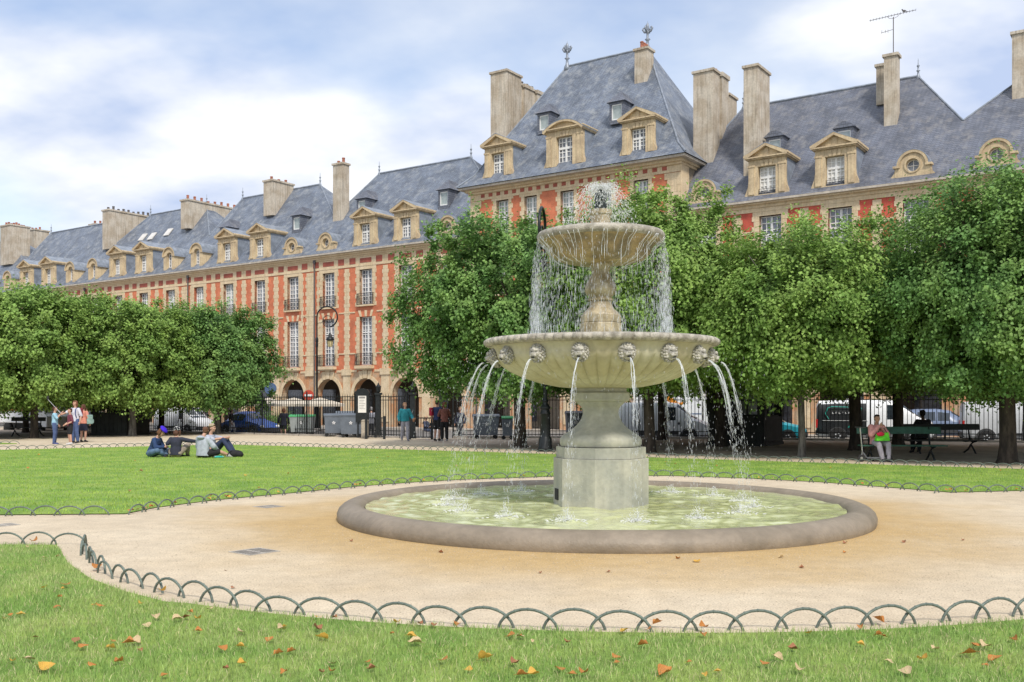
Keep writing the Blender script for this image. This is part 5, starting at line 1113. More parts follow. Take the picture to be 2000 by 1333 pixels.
# ---------------------------------------------------------------- vehicles
for nme, c in (('paint_white', (.80, .82, .84)), ('paint_grey', (.50, .52, .54)), ('paint_blue', (.02, .10, .42)), ('paint_cyan', (.02, .33, .42)), ('paint_black', (.02, .022, .024)), ('paint_bluegrey', (.16, .21, .32)), ('paint_orange', (.75, .28, .03)), ('paint_darkgrey', (.12, .13, .145))):
    mat(nme, c, .28, var=.03, spec=.6)
mat('teal_line', (.02, .42, .32), .5); mat('white_print', (.8, .8, .8), .5, var=.02); mat('plastic_dark', (.05, .052, .055), .6)
def vehicle(name, label, cat, X, Z, rz, paint, prof, w=1.85, wheels=(.8, 3.7), wr=.33, winrows=(), wind=(), rear=(), two=None, grp='vehicles parked beyond the railing', s=1.0):
    """prof: stations (x, z bottom, z belt, z roof, half width factor, roof half width)"""
    t = empty(name, (X, Z, ST), rz, label, cat, grp); t.scale = (s, s, s); Lg = prof[-1][0]; hwid = w / 2
    rings = []
    for (x, zb, zt, zr, k, rk) in prof:
        hw = hwid * k; rw = hwid * rk
        half = [(0, zb), (hw * .86, zb), (hw * .98, zb + .12), (hw, zb + (zt - zb) * .55), (hw * .985, zt), (rw + (hw * .97 - rw) * .12, zr - (zr - zt) * .14 - .02), (rw * .86, zr), (0, zr + .025)]
        rings.append([(x - Lg / 2, y, z) for y, z in half] + [(x - Lg / 2, -y, z) for y, z in half[::-1][1:-1]])
    n = len(rings[0]); body = MB(); glass = {'side_window': [], 'windscreen': [], 'rear_window': []}
    V = [p for r in rings for p in r]; F = []; MI = []
    for i in range(len(rings) - 1):
        for k in range(n):
            q = (k + 1) % n; f = (i * n + k, i * n + q, (i + 1) * n + q, (i + 1) * n + k)
            if k in (4, n - 5) and i in winrows: glass['side_window'].append((f, k))
            if i in wind and (k in (5, 6) or k in (7, 8)): glass['windscreen'].append((f, k))
            F.append(f); MI.append(1 if two and i in two and k in (2, 3, 4, n - 3, n - 4, n - 5) else 0)
    F += [tuple(range(n))[::-1], tuple(range((len(rings) - 1) * n, len(rings) * n))]; MI += [0, 0]
    body.add(V, F); body.m = MI; body.build('body', [paint, 'paint_black'], t, smooth='auto')
    def patch(fs, nm, mt):
        m = MB()
        for f, k in fs:
            P = [Vector(V[i]) for i in f]; c = sum(P, Vector()) / 4; nn = (P[2] - P[0]).cross(P[3] - P[1]).normalized()
            if nn.dot(c - Vector((0, 0, .8))) < 0: nn = -nn
            sh = [c + (p - c) * .86 + nn * .012 for p in P]; m.add(sh + [p - nn * .03 for p in sh], [(0, 1, 2, 3), (7, 6, 5, 4), (0, 4, 5, 1), (1, 5, 6, 2), (2, 6, 7, 3), (3, 7, 4, 0)])
        if fs: m.build(nm, mt, t)
    for f, k in glass['side_window']: patch([(f, k)], 'side_window', 'glass_car')
    if glass['windscreen']: patch(glass['windscreen'], 'windscreen', 'glass_car')
    for wx in wheels:
        for sy in (-1, 1):
            m = MB(); prf = [(wr * .55, -.1), (wr * .93, -.1), (wr, -.06), (wr, .06), (wr * .93, .1), (wr * .55, .1)]
            m.lathe([(r, z) for r, z in prf], 24); wo_ = m.build('wheel', 'rubber', t, loc=(wx - Lg / 2, sy * (hwid - .07), wr), rot=(R(90), 0, 0))
            m = MB(); m.lathe([(.05, -.075), (wr * .56, -.09), (wr * .60, -.02), (wr * .60, .02), (wr * .56, .09), (.05, .075)], 20)
            for q in range(5): a = 2 * PI * q / 5; m.box(wr * .32 * math.cos(a) - .03, wr * .32 * math.cos(a) + .03, wr * .32 * math.sin(a) - .03, wr * .32 * math.sin(a) + .03, -.11, .11)
            m.build('rim', 'paint_grey', wo_)
            m = MB(); arc = arcpts(0, 0, wr * 1.22, -.12, PI + .12, 14); arc2 = arcpts(0, 0, wr * 1.03, -.12, PI + .12, 14)
            for k in range(14): m.prism([arc[k], arc[k + 1], arc2[k + 1], arc2[k]], min(sy * (hwid * 1.012), sy * hwid * .9), max(sy * hwid * 1.012, sy * hwid * .9))
            m.build('wheel_arch', 'plastic_dark', t, loc=(wx - Lg / 2, 0, wr))
    zb, zt = prof[-2][1], prof[-2][2]; zr_ = prof[1][2]
    for sy in (-1, 1):
        m = MB(); m.ball((Lg / 2 - .16, sy * hwid * .72, zt - .16), (.15, .17, .09), 10, 6); m.build('headlight', 'clear_lamp', t, True)
        m = MB(); m.box(-Lg / 2 - .02, -Lg / 2 + .1, min(sy * hwid * .78, sy * hwid * .96), max(sy * hwid * .78, sy * hwid * .96), zr_ - .35, zr_ + .05); m.build('tail_light', 'red_lamp', t)
        m = MB(); m.ball((Lg * .22, sy * (hwid + .12), zt + .08), (.06, .1, .08), 8, 6); m.build('wing_mirror', 'plastic_dark', t, True)
    m = MB(); m.box(Lg / 2 - .12, Lg / 2 + .04, -hwid * .88, hwid * .88, zb + .02, zb + .26); m.build('front_bumper', 'plastic_dark', t, bevel=.03)
    m = MB(); m.box(-Lg / 2 - .05, -Lg / 2 + .1, -hwid * .9, hwid * .9, zb + .05, zb + .28); m.build('rear_bumper', 'plastic_dark', t, bevel=.03)
    for sy in (-1, 1):
        m = MB(); m.box(wheels[0] - Lg / 2 + wr + .15, wheels[1] - Lg / 2 - wr - .15, min(sy * hwid, sy * (hwid + .02)), max(sy * hwid, sy * (hwid + .02)), zb + .12, zb + .26); m.build('side_moulding', 'plastic_dark', t)
    return t
VAN = [(0, .35, .95, 1.75, .93, .80), (.08, .3, 1.05, 1.93, .98, .86), (.9, .25, 1.05, 1.97, 1, .88), (2.2, .25, 1.05, 1.98, 1, .88), (3.05, .25, 1.05, 1.97, 1, .88), (3.55, .25, 1.07, 1.93, 1, .86), (4.25, .25, 1.10, 1.35, 1, .80), (4.55, .27, 1.08, 1.18, .98, .72), (5.0, .3, .88, .96, .93, .62), (5.12, .36, .72, .76, .85, .5)]
CAR = [(0, .38, .75, .80, .88, .65), (.08, .3, .88, .95, .95, .68), (.55, .25, .92, 1.12, 1, .68), (1.0, .23, .93, 1.40, 1, .66), (1.9, .23, .93, 1.46, 1, .67), (2.5, .23, .92, 1.40, 1, .66), (3.15, .23, .90, .99, 1, .68), (3.8, .26, .78, .84, .96, .6), (4.1, .34, .6, .64, .84, .5)]
SUV = [(0, .4, .95, 1.0, .9, .65), (.08, .33, 1.0, 1.25, .96, .68), (.35, .28, 1.02, 1.5, 1, .70), (1.1, .26, 1.02, 1.62, 1, .70), (2.1, .26, 1.0, 1.64, 1, .70), (2.75, .26, 1.0, 1.56, 1, .69), (3.5, .26, .98, 1.08, 1, .72), (4.2, .3, .86, .92, .96, .62), (4.5, .38, .66, .7, .86, .5)]
BEE = [(0, .35, .5, .52, .75, .4), (.15, .28, .72, .80, .9, .55), (.7, .24, .88, 1.12, 1, .6), (1.15, .22, .9, 1.38, 1, .62), (1.75, .22, .9, 1.47, 1, .64), (2.35, .22, .9, 1.38, 1, .62), (2.85, .22, .88, 1.0, 1, .62), (3.5, .26, .74, .84, .92, .55), (3.9, .33, .5, .52, .75, .4)]
H1 = R(-20)
vA = vehicle('delivery_van', 'white van with a black rear half and a green line drawing, parked behind the bench', 'van', 17.9, 48.0, H1, 'paint_white', VAN, 1.95, (.95, 4.15), .34, (4,), (5, 6), two=(0, 1, 2), s=1.06)
m = MB(); y = -.995
Lp = [(-2.15, 1.35), (-2.05, 1.62), (-1.85, 1.68), (-1.2, 1.66), (-.55, 1.60), (-.62, 1.42), (-.9, 1.0), (-1.15, .72)]
m.tube([(x, -.985, z) for x, z in Lp], .022, 6); m.tube([(-2.15, -.985, 1.35), (-2.0, -.985, 1.1)], .015, 6); m.build('green_outline', 'teal_line', vA)
m = MB()
for k, (x0, hh) in enumerate(((-1.85, .07), (-1.70, .07), (-1.56, .07), (-1.42, .07), (-1.28, .07), (-1.14, .07), (-1.0, .07))): m.box(x0, x0 + .02, -.995, -.98, 1.36, 1.36 + hh); m.box(x0, x0 + (.07 if k in (0, 2, 4, 5) else .05), -.995, -.98, 1.36 + (hh if k % 2 else 0) - .01, 1.36 + (hh if k % 2 else 0) + .006)
m.build('lettering', 'white_print', vA)
m = MB(); m.box(-2.3, -.3, -.99, -.975, 1.03, 1.045); m.build('trim_strip', 'white_print', vA)
m = MB(); m.box(-1.75, -1.0, -.3, .3, 2.02, 2.05); m.box(-1.7, -1.65, -.3, -.2, 1.96, 2.02); m.box(-1.1, -1.05, .2, .3, 1.96, 2.02); m.build('roof_hatch', 'white_print', vA)
vehicle('sport_utility_car', 'blue grey car seen between the two vans on the right', 'car', 22.6, 51.5, H1, 'paint_bluegrey', SUV, 1.85, (.85, 3.6), .35, (3, 4), (5,))
vehicle('delivery_van', 'plain light grey van at the right edge behind the thick tree trunk', 'van', 23.9, 45.5, H1, 'paint_grey', VAN, 1.95, (.95, 4.15), .34, (4,), (5, 6), s=1.03)
vehicle('compact_car', 'turquoise car showing its nose right of the kiosk', 'car', 12.45, 48.2, H1, 'paint_cyan', CAR, 1.75, (.75, 3.3), .31, (3, 4), (5,))
vehicle('delivery_van', 'white van directly behind the fountain pedestal, nose to the right', 'van', 7.35, 49.0, R(-14), 'paint_white', VAN, 1.95, (.95, 4.15), .34, (4,), (5, 6))
vehicle('panel_van', 'small silver white van at the lower left behind the picnic group', 'van', -21.4, 63.5, FR, 'paint_white', VAN, 1.85, (.95, 4.15), .33, (4,), (5, 6), s=.86)
vehicle('round_small_car', 'bright blue rounded small car left of the cafe parasols', 'car', -15.8, 58.6, FR, 'paint_blue', BEE, 1.65, (.75, 3.15), .31, (3, 4), (5,))
vehicle('parked_car', 'dark grey car behind the tourists at the left', 'car', -28.0, 65.0, FR, 'paint_darkgrey', CAR, 1.75, (.75, 3.3), .31, (3, 4), (5,))
vehicle('parked_car', 'pale car at the far left behind the dark benches', 'car', -33.5, 68.0, FR, 'paint_white', CAR, 1.75, (.75, 3.3), .31, (3, 4), (5,))
def truck(X, Z, rz, label, emblem, band):
    t = empty('box_truck', (X, Z, ST), rz, label, 'truck', 'vehicles parked beyond the railing')
    m = MB(); m.box(-2.6, 1.0, -1.05, 1.05, .75, 2.95); m.build('cargo_box', 'paint_white', t, bevel=.05)
    m = MB(); m.box(-2.6, 2.6, -.5, .5, .45, .72); m.build('chassis', 'plastic_dark', t)
    m = MB(); m.prism([(1.1, .5), (2.75, .5), (2.8, 1.15), (2.55, 1.35), (2.15, 2.15), (1.1, 2.25)], -1.0, 1.0); m.build('cab', 'paint_white', t, bevel=.06)
    m = MB(); m.prism([(1.35, 1.4), (2.3, 1.4), (2.0, 2.05), (1.35, 2.1)], -1.012, 1.012); m.build('side_window', 'glass_car', t)
    for wx in (-1.7, 1.9):
        for sy in (-1, 1): m = MB(); m.lathe([(.1, -.12), (.38, -.12), (.4, -.08), (.4, .08), (.38, .12), (.1, .12)], 20); m.build('wheel', 'rubber', t, loc=(wx, sy * .92, .4), rot=(R(90), 0, 0))
    if emblem:
        m = MB(); pts = [(-1.4 + .9 * i / 18 * 1.6, 1.9 + .22 * math.sin(i / 18 * 2 * PI - .6) + .25 * i / 18) for i in range(19)]
        m.tube([(x, -1.06, z) for x, z in pts], [.05 + .09 * math.sin(PI * i / 18) for i in range(19)], 8, sq=1); m.v = [(x, max(-1.075, min(-1.04, yy)), z) for x, yy, z in m.v]; m.build('orange_emblem', 'paint_orange', t)
        m = MB(); m.box(-2.6, 1.0, -1.058, -1.045, 1.35, 1.42); m.build('blue_stripe', 'paint_bluegrey', t)
    if band: m = MB(); m.box(-2.61, 1.01, -1.06, 1.06, band[0], band[1]); m.build('orange_band', 'paint_orange', t)
truck(9.6, 53.6, R(-20), 'white box truck with an orange emblem behind the white van', True, None)
truck(-29.5, 60.5, FR, 'white truck with an orange top band at the far left behind the trunks', False, (1.5, 2.1))

# ---------------------------------------------------------------- bins
mat('bin_grey', (.13, .155, .19), .5, var=.08, scale=3); mat('bin_lid_green', (.06, .36, .13), .5, var=.05); mat('bin_pale', (.25, .28, .28), .5, var=.08, scale=3)
def container(px, Z, w, h, label, bodym, lidm, rz=0, d=.85):
    t = empty('wheeled_bin', ((px - 1000) / FPX * Z, Z, 0), rz, label, 'bin', 'wheeled bins by the gate'); a = w / 2; b = d / 2
    m = MB(); V = [(-a * .86, -b * .82, .17), (a * .86, -b * .82, .17), (a * .86, b * .82, .17), (-a * .86, b * .82, .17), (-a * .97, -b * .97, h * .84), (a * .97, -b * .97, h * .84), (a * .97, b * .97, h * .84), (-a * .97, b * .97, h * .84)]
    m.add(V, [(0, 3, 2, 1), (4, 5, 6, 7), (0, 1, 5, 4), (1, 2, 6, 5), (2, 3, 7, 6), (3, 0, 4, 7)]); m.box(-a, a, -b, b, h * .84, h * .88); m.build('body', bodym, t, bevel=.02)
    m = MB(); m.prism([(-b - .02, h * .885), (b + .02, h * .885), (b + .02, h * .93), (b * .3, h), (-b * .5, h * .99), (-b - .03, h * .92)], -a - .02, a + .02, axis='x'); m.build('lid', lidm, t, bevel=.02)
    for sx in (-1, 1):
        for sy in (-1, 1): m = MB(); m.lathe([(.02, -.03), (.085, -.03), (.09, 0), (.085, .03), (.02, .03)], 12); m.build('caster', 'rubber', t, loc=(sx * a * .72, sy * b * .65, .09), rot=(R(90), 0, .3)); m = MB(); m.box(sx * a * .72 - .03, sx * a * .72 + .03, sy * b * .65 - .045, sy * b * .65 + .045, .1, .18); m.build('caster_fork', 'iron', t)
    m = MB(); k = .07
    for q in range(5):
        aa = 2 * PI * q / 5 + PI / 2; m.add([(0, -b * .93 - .006, h * .6), (k * math.cos(aa - .35), -b * .93 - .006, h * .6 + k * math.sin(aa - .35)), (k * 1.3 * math.cos(aa), -b * .93 - .006, h * .6 + k * 1.3 * math.sin(aa)), (k * math.cos(aa + .35), -b * .93 - .006, h * .6 + k * math.sin(aa + .35))], [(0, 1, 2, 3)])
    m.build('emblem', 'white_print', t, loc=(0, -.012, 0))
container(591, 50.2, 1.22, 1.08, 'pale grey wheeled bin with a green lid, leftmost of the bins', 'bin_pale', 'bin_lid_green')
container(652, 48.2, .95, 1.15, 'dark blue grey wheeled bin in the middle of the row', 'bin_grey', 'bin_grey', R(10))
container(690, 46.9, 1.15, 1.18, 'dark blue grey wheeled bin next to the low gate', 'bin_grey', 'bin_grey', R(-8))
container(678, 50.4, 1.1, 1.25, 'dark wheeled bin standing behind the other two grey bins', 'bin_grey', 'bin_grey', 0)
container(949, 45.2, 1.2, 1.15, 'dark wheeled bin seen through the left water jets', 'bin_grey', 'bin_grey', R(6))
container(1124, 44.6, .9, 1.3, 'dark wheeled bin half hidden by the fountain pedestal', 'bin_grey', 'bin_grey', R(3))
container(991, 44.2, .5, 1.07, 'small narrow bin with a green lid beside the tree trunk', 'bin_grey', 'bin_lid_green', R(3), .5)
t = empty('stone_bollard', ((713 - 1000) / FPX * 45.6, 45.6, 0), 0, 'grey square stone block between the bins and the low gate', 'bollard'); m = MB(); m.box(-.16, .16, -.16, .16, 0, .8); m.prism([(-.18, .8), (.18, .8), (.12, .88), (-.12, .88)], -.18, .18); m.build('block', 'stone_grey', t, bevel=.01)

# ---------------------------------------------------------------- benches and scooter
mat('bench_green', (.018, .095, .06), .5, var=.2, scale=5); mat('bench_dark', (.02, .022, .02), .5, var=.2, scale=5)
def bench(X, Z, rz, L_, label, mt, double=False):
    t = empty('park_bench', (X, Z, 0), rz, label, 'bench'); a = L_ / 2
    for k, y in enumerate((-.42, -.27, -.12)): m = MB(); m.box(-a, a, y, y + .125, .42, .455); m.build('seat_board', mt, t, bevel=.006)
    m = MB(); m.add([(-a, .06, .76), (a, .06, .76), (a, .095, .76), (-a, .095, .76), (-a, .11, .96), (a, .11, .96), (a, .145, .96), (-a, .145, .96)], [(0, 3, 2, 1), (4, 5, 6, 7), (0, 1, 5, 4), (1, 2, 6, 5), (2, 3, 7, 6), (3, 0, 4, 7)]); m.build('backrest', mt, t, bevel=.006)
    if double:
        m = MB(); m.box(-a, a, .25, .62, .42, .455); m.build('rear_seat', mt, t, bevel=.006)
    for x in (-a * .72, a * .72):
        m = MB(); m.tube([(x, -.4, .41), (x, -.2, .38), (x, -.05, .3), (x, -.25, .12), (x, -.36, 0)], .03, 7); m.tube([(x, -.2, .38), (x, .02, .42), (x, .09, .7), (x, .125, .95)], .028, 7); m.tube([(x, -.05, .3), (x, .12, .14), (x, .3 if not double else .45, 0)], .03, 7)
        if double: m.tube([(x, .02, .42), (x, .3, .38), (x, .6, .41)], .028, 7)
        m.build('iron_leg', 'iron', t, True)
    return t
bench(11.0, 27.6, R(-3), 2.35, 'green wooden bench under the trees with a woman in pink on it', 'bench_green')
bench(14.0, 31.6, R(2), 2.5, 'dark bench behind the green bench, carrying a person in black', 'bench_dark', True)
bench(-24.0, 48.2, R(0), 1.7, 'dark bench under the left trees beside the edge trunk', 'bench_dark', True)
bench(-22.2, 50.8, R(4), 1.6, 'second dark bench farther back under the left trees', 'bench_dark', True)
t = empty('kick_scooter', (9.72, 27.0, 0), R(-4), 'folding kick scooter leaning in front of the green bench', 'scooter')
for x in (-.02, .72): m = MB(); m.lathe([(.03, -.016), (.095, -.018), (.105, 0), (.095, .018), (.03, .016)], 18); w_ = m.build('wheel', 'rubber', t, loc=(x, 0, .105), rot=(R(90), 0, 0)); m = MB(); m.lathe([(.0, -.02), (.035, -.02), (.035, .02), (0, .02)], 10); m.build('hub', 'chrome', w_)
m = MB(); m.box(.12, .62, -.06, .06, .10, .13); m.tube([(.12, 0, .115), (.02, 0, .26)], .022, 6); m.build('deck', 'paint_darkgrey', t)
m = MB(); m.tube([(-.02, 0, .11), (0, 0, .3), (-.06, 0, .95)], .017, 8); m.build('steering_column', 'chrome', t); m = MB(); m.tube([(-.22, -.08, .97), (-.06, 0, .95), (.12, .08, .95)], .014, 8); m.build('handlebar', 'rubber', t)

# ---------------------------------------------------------------- cafe, signs
mat('canvas', (.62, .56, .46), .9, var=.08); mat('table_dark', (.06, .05, .045), .6); mat('sign_red', (.55, .07, .04), .5); mat('sign_blue', (.10, .16, .30), .5)
def parasol(X, Z, label, r=1.7):
    t = empty('cafe_parasol', (X, Z, ST + .12), FR, label, 'parasol', 'cream cafe parasols')
    m = MB(); n = 8; top = (0, 0, 2.22)
    ring = [(r * math.cos(2 * PI * k / n + PI / 8), r * math.sin(2 * PI * k / n + PI / 8), 1.80) for k in range(n)]
    m.add([top] + ring + [(x * .995, y * .995, z - .16) for x, y, z in ring] + [(0, 0, 2.19)], [(0, 1 + k, 1 + (k + 1) % n) for k in range(n)] + [(1 + k, 9 + k, 9 + (k + 1) % n, 1 + (k + 1) % n) for k in range(n)] + [(17, 1 + (k + 1) % n, 1 + k) for k in range(n)]); m.build('canopy', 'canvas', t)
    m = MB(); m.tube([(0, 0, 0), (0, 0, 2.3)], .025, 8); m.build('pole', 'iron', t); m = MB(); m.lathe([(.3, 0), (.3, .06), (.06, .1)], 16); m.build('base', 'iron', t)
for k, px in enumerate((525, 578, 632)): parasol((px - 1000) / FPX * 64.5, 64.5 - k * .6, ['cream parasol at the left end of the cafe', 'cream parasol in the middle of the cafe', 'cream parasol at the right end of the cafe beside the lamp post'][k])
def cafe(px, Z, label):
    t = empty('cafe_table', ((px - 1000) / FPX * Z, Z, ST + .0), 0, label, 'table', 'cafe tables in front of the arcades'); m = MB(); m.lathe([(.34, .72), (.35, .735), (.34, .75)], 20); m.build('tabletop', 'table_dark', t); m = MB(); m.tube([(0, 0, 0), (0, 0, .72)], .025, 7); m.lathe([(.22, 0), (.2, .03), (.03, .05)], 12); m.build('pedestal', 'iron', t)
def chair(px, Z, rz, label):
    t = empty('cafe_chair', ((px - 1000) / FPX * Z, Z, ST), rz, label, 'chair', 'cafe chairs in front of the arcades'); m = MB(); m.box(-.2, .2, -.2, .2, .44, .47); m.build('seat', 'table_dark', t); m = MB(); m.box(-.2, .2, .19, .215, .6, .88); m.build('backrest', 'table_dark', t)
    for sx in (-1, 1):
        for sy in (-1, 1): m = MB(); m.tube([(sx * .18, sy * .18, 0), (sx * .18, sy * .18, .44 if sy < 0 else .86)], .013, 6); m.build('leg', 'iron', t)
cafe(515, 61, 'cafe table beside the blue car'); cafe(664, 60, 'cafe table behind the dark bins'); cafe(846, 53, 'cafe table behind the low gate')
chair(500, 61, 0, 'cafe chair left of the table by the blue car'); chair(650, 60, 1.5, 'cafe chair behind the dark bins'); chair(833, 53, -1.3, 'cafe chair behind the low gate, left one'); chair(862, 53, 1.4, 'cafe chair behind the low gate, right one')
def sign(px, Z, z, r, label, mt):
    t = empty('round_road_sign', ((px - 1000) / FPX * Z, Z, ST), 0, label, 'road sign'); m = MB(); m.tube([(0, 0, 0), (0, 0, z - ST + r)], .03, 8); m.build('post', 'pot_dark', t); m = MB(); m.lathe([(0, -.02), (r, -.02), (r, .02), (0, .02)], 24); m.build('disc', mt, t, loc=(0, -.06, z - ST), rot=(R(90), 0, 0))
    if mt == 'sign_red': m = MB(); m.box(-r * .7, r * .7, -.095, -.083, z - ST - .06, z - ST + .06); m.build('white_bar', 'white_print', t)
sign(603, 60, 2.15, .33, 'red round road sign by the arcade pier', 'sign_red'); sign(529, 62, 2.6, .38, 'grey blue round road sign seen from behind at the left arcade', 'sign_blue')
# planter greenery at the cafe
def planter(px, Z, label, w=.9):
    t = empty('cafe_planter', ((px - 1000) / FPX * Z, Z, ST), 0, label, 'planter', 'green planters at the cafe'); m = MB(); m.box(-w / 2, w / 2, -.2, .2, 0, .5); m.build('box', 'kiosk_wood', t); c = crown(77, w / 2 + .05, .32, .7, 60, 40, .06, 'leaf_dark', .1, 3); inst(c, 'foliage', t, (0, 0, .45))
planter(520, 59.5, 'planter at the left cafe end'); planter(560, 59, 'planter behind the green lidded bin'); planter(540, 63, 'planter under the left parasol')
# ---------------------------------------------------------------- people
CM = {}
def cmat(c, rough=.85):
    k = tuple(c)
    if k not in CM: CM[k] = 'cloth_%d' % len(CM); mat(CM[k], c, rough, var=.12, scale=9, bump=.2, bscale=30)
    return CM[k]
SKIN = (.52, .30, .21)
def remesh(m, name, mname, parent, vox, sm=2):
    me = m.mesh('tmp', mname); o = bpy.data.objects.new('tmp', me); col.objects.link(o)
    r_ = o.modifiers.new('r', 'REMESH'); r_.mode = 'VOXEL'; r_.voxel_size = vox; r_.use_smooth_shade = True
    s_ = o.modifiers.new('s', 'SMOOTH'); s_.factor = .5; s_.iterations = sm
    dg = bpy.context.evaluated_depsgraph_get(); ne = bpy.data.meshes.new_from_object(o.evaluated_get(dg)); bpy.data.objects.remove(o)
    ne.materials.clear(); ne.materials.append(MATS[mname]); ne.polygons.foreach_set('material_index', [0] * len(ne.polygons)); ne.polygons.foreach_set('use_smooth', [True] * len(ne.polygons))
    return inst(ne, name, parent)
def limb(m, pts, rs, n=12):
    m.tube(pts, rs, n)
    for p, r in zip(pts, rs): m.ball(p, r * .99, 12, 8)
def trunk_(m, pts, rx, ry, right, n=18):
    P = [Vector(p) for p in pts]; rt = Vector(right).normalized(); vs = []
    for i, p in enumerate(P):
        d = (P[min(i + 1, len(P) - 1)] - P[max(i - 1, 0)]).normalized(); f = d.cross(rt).normalized(); x = f.cross(d).normalized()
        vs += [p + x * rx[i] * math.cos(2 * PI * k / n) + f * ry[i] * math.sin(2 * PI * k / n) for k in range(n)]
    fs = [(i * n + k, i * n + (k + 1) % n, (i + 1) * n + (k + 1) % n, (i + 1) * n + k) for i in range(len(P) - 1) for k in range(n)] + [tuple(range(n))[::-1], tuple(range((len(P) - 1) * n, len(P) * n))]
    m.add(vs, fs)
STAND = dict(P=(0, 0, .93), C=(0, .0, 1.37), H=(0, -.015, 1.60), kl=(.10, -.02, .50), al=(.11, .02, .08), kr=(-.10, -.02, .50), ar=(-.11, .02, .08), el=(.27, .03, 1.10), wl=(.28, -.06, .86), er=(-.27, .03, 1.10), wr=(-.28, -.06, .86))
def person(x, y, z, rz, label, sc_=1.0, pose=None, top=None, sleeve='long', bottom=None, leg='long', shoe=(.03, .03, .035), hair=(.05, .03, .02), hairlen=.0, hat=None, skirt=False, coat=0, skin=SKIN, headyaw=0, vox=.0115, group=None, loose=.0):
    J = dict(STAND); J.update(pose or {}); V_ = {k: Vector(v) for k, v in J.items() if isinstance(v, tuple)}
    t = empty('person', (x, y, z), rz, label, 'person', group); t.scale = (sc_,) * 3
    P, C, Hd = V_['P'], V_['C'], V_['H']; ax = (C - P).normalized(); right = Vector((1, 0, 0))
    tw = J.get('twist', 0); sr = Vector((math.cos(tw), math.sin(tw), 0))
    sh = {'l': C + sr * .165 - ax * .015, 'r': C - sr * .165 - ax * .015}; hp = {'l': P + right * .085, 'r': P - right * .085}
    nk = C + ax * .09
    sp = [P - ax * .04, P + ax * .07, P + (C - P) * .45, P + (C - P) * .75, C - ax * .01, C + ax * .045]
    def hm(yaw): return Matrix.Translation(Hd) @ Matrix.Rotation(yaw, 4, 'Z') @ Matrix.Rotation(J.get('nod', 0), 4, 'X')
    sk = MB(); trunk_(sk, sp, [.155, .15, .125, .15, .155, .08], [.10, .10, .088, .105, .085, .06], right + (sr - right) * .5)
    limb(sk, [C + ax * .0, nk, Hd - Vector((0, 0, .05))], [.062, .052, .05])
    sk.M = hm(headyaw)
    sk.ball((0, .012, .02), (.074, .093, .092), 16, 12); sk.ball((0, -.018, -.035), (.056, .066, .072), 14, 10); sk.ball((0, -.048, -.082), (.03, .028, .024), 10, 8)
    sk.tube([(0, -.082, .022), (0, -.10, -.018), (0, -.088, -.03)], [.008, .015, .008], 8); sk.ball((0, -.075, .042), (.05, .022, .012), 10, 6); sk.ball((0, -.077, -.052), (.024, .014, .010), 8, 6)
    for s in (-1, 1): sk.ball((s * .076, .012, -.005), (.012, .02, .03), 8, 6); sk.ball((s * .04, -.065, -.015), (.022, .018, .018), 8, 6)
    sk.M = None
    for s, sg in (('l', 1), ('r', -1)):
        e, w_, k, a = V_['e' + s], V_['w' + s], V_['k' + s], V_['a' + s]
        limb(sk, [sh[s], (sh[s] + e) / 2, e, (e + w_) / 2, w_], [.055, .046, .038, .036, .026])
        limb(sk, [hp[s], (hp[s] + k) / 2, k, k + (a - k) * .3, a], [.088, .076, .056, .056, .036])
        d = (w_ - e).normalized(); ref = Vector(J.get('palm' + s, (sg * -1, 0, 0))); bn = (ref - d * ref.dot(d)).normalized(); sd_ = d.cross(bn).normalized()
        sk.tube([w_, w_ + d * .045, w_ + d * .085], [.024, .033, .030], 10, sq=.55); sk.ball(w_ + d * .05, .026, 8, 6)
        fd = -sd_ if Vector((0, -1, 0)).dot(sd_) < 0 else sd_
        for q in range(4):
            o = w_ + d * .08 + fd * (.0255 - .017 * q); L_ = (.066, .074, .068, .054)[q]; c1 = o + d * L_ * .5 + bn * .010; c2 = o + d * L_ * .82 + bn * .030
            sk.tube([o - d * .02, o, c1, c2], [.0095, .0092, .0085, .0072], 7); sk.ball(c2, .0072, 6, 5)
        o = w_ + d * .025 + fd * .022; sk.tube([o, o + fd * .028 + d * .022 + bn * .01, o + fd * .034 + d * .055 + bn * .018], [.012, .0105, .008], 7)
    J_ = J.get('toe', {})
    tn = MB()
    for s, sg in (('l', 1), ('r', -1)):
        a = V_['a' + s]; k = V_['k' + s]; td = Vector(J_.get(s, (sg * .12, -1, -.12))).normalized()
        heel = a + Vector((0, 0, -.035)) - td * .045; tn.tube([heel, a + Vector((0, 0, -.035)) + td * .05, a + Vector((0, 0, -.04)) + td * .13, a + Vector((0, 0, -.042)) + td * .17], [.036, .042, .038, .024], 10); tn.ball(heel, .036, 8, 6); tn.tube([a + Vector((0, 0, .03)), a - Vector((0, 0, .03))], [.044, .046], 10)
        sk.tube([a + Vector((0, 0, -.03)), a + Vector((0, 0, -.035)) + td * .12], [.032, .025], 8)
    skm = 'skin_%d' % int(skin[0] * 1000)
    if skm not in MATS: mat(skm, skin, .55, var=.06, scale=12)
    body = remesh(sk, 'body', skm, t, vox, 1)
    remesh(tn, 'shoes', cmat(shoe), t, .012, 2)
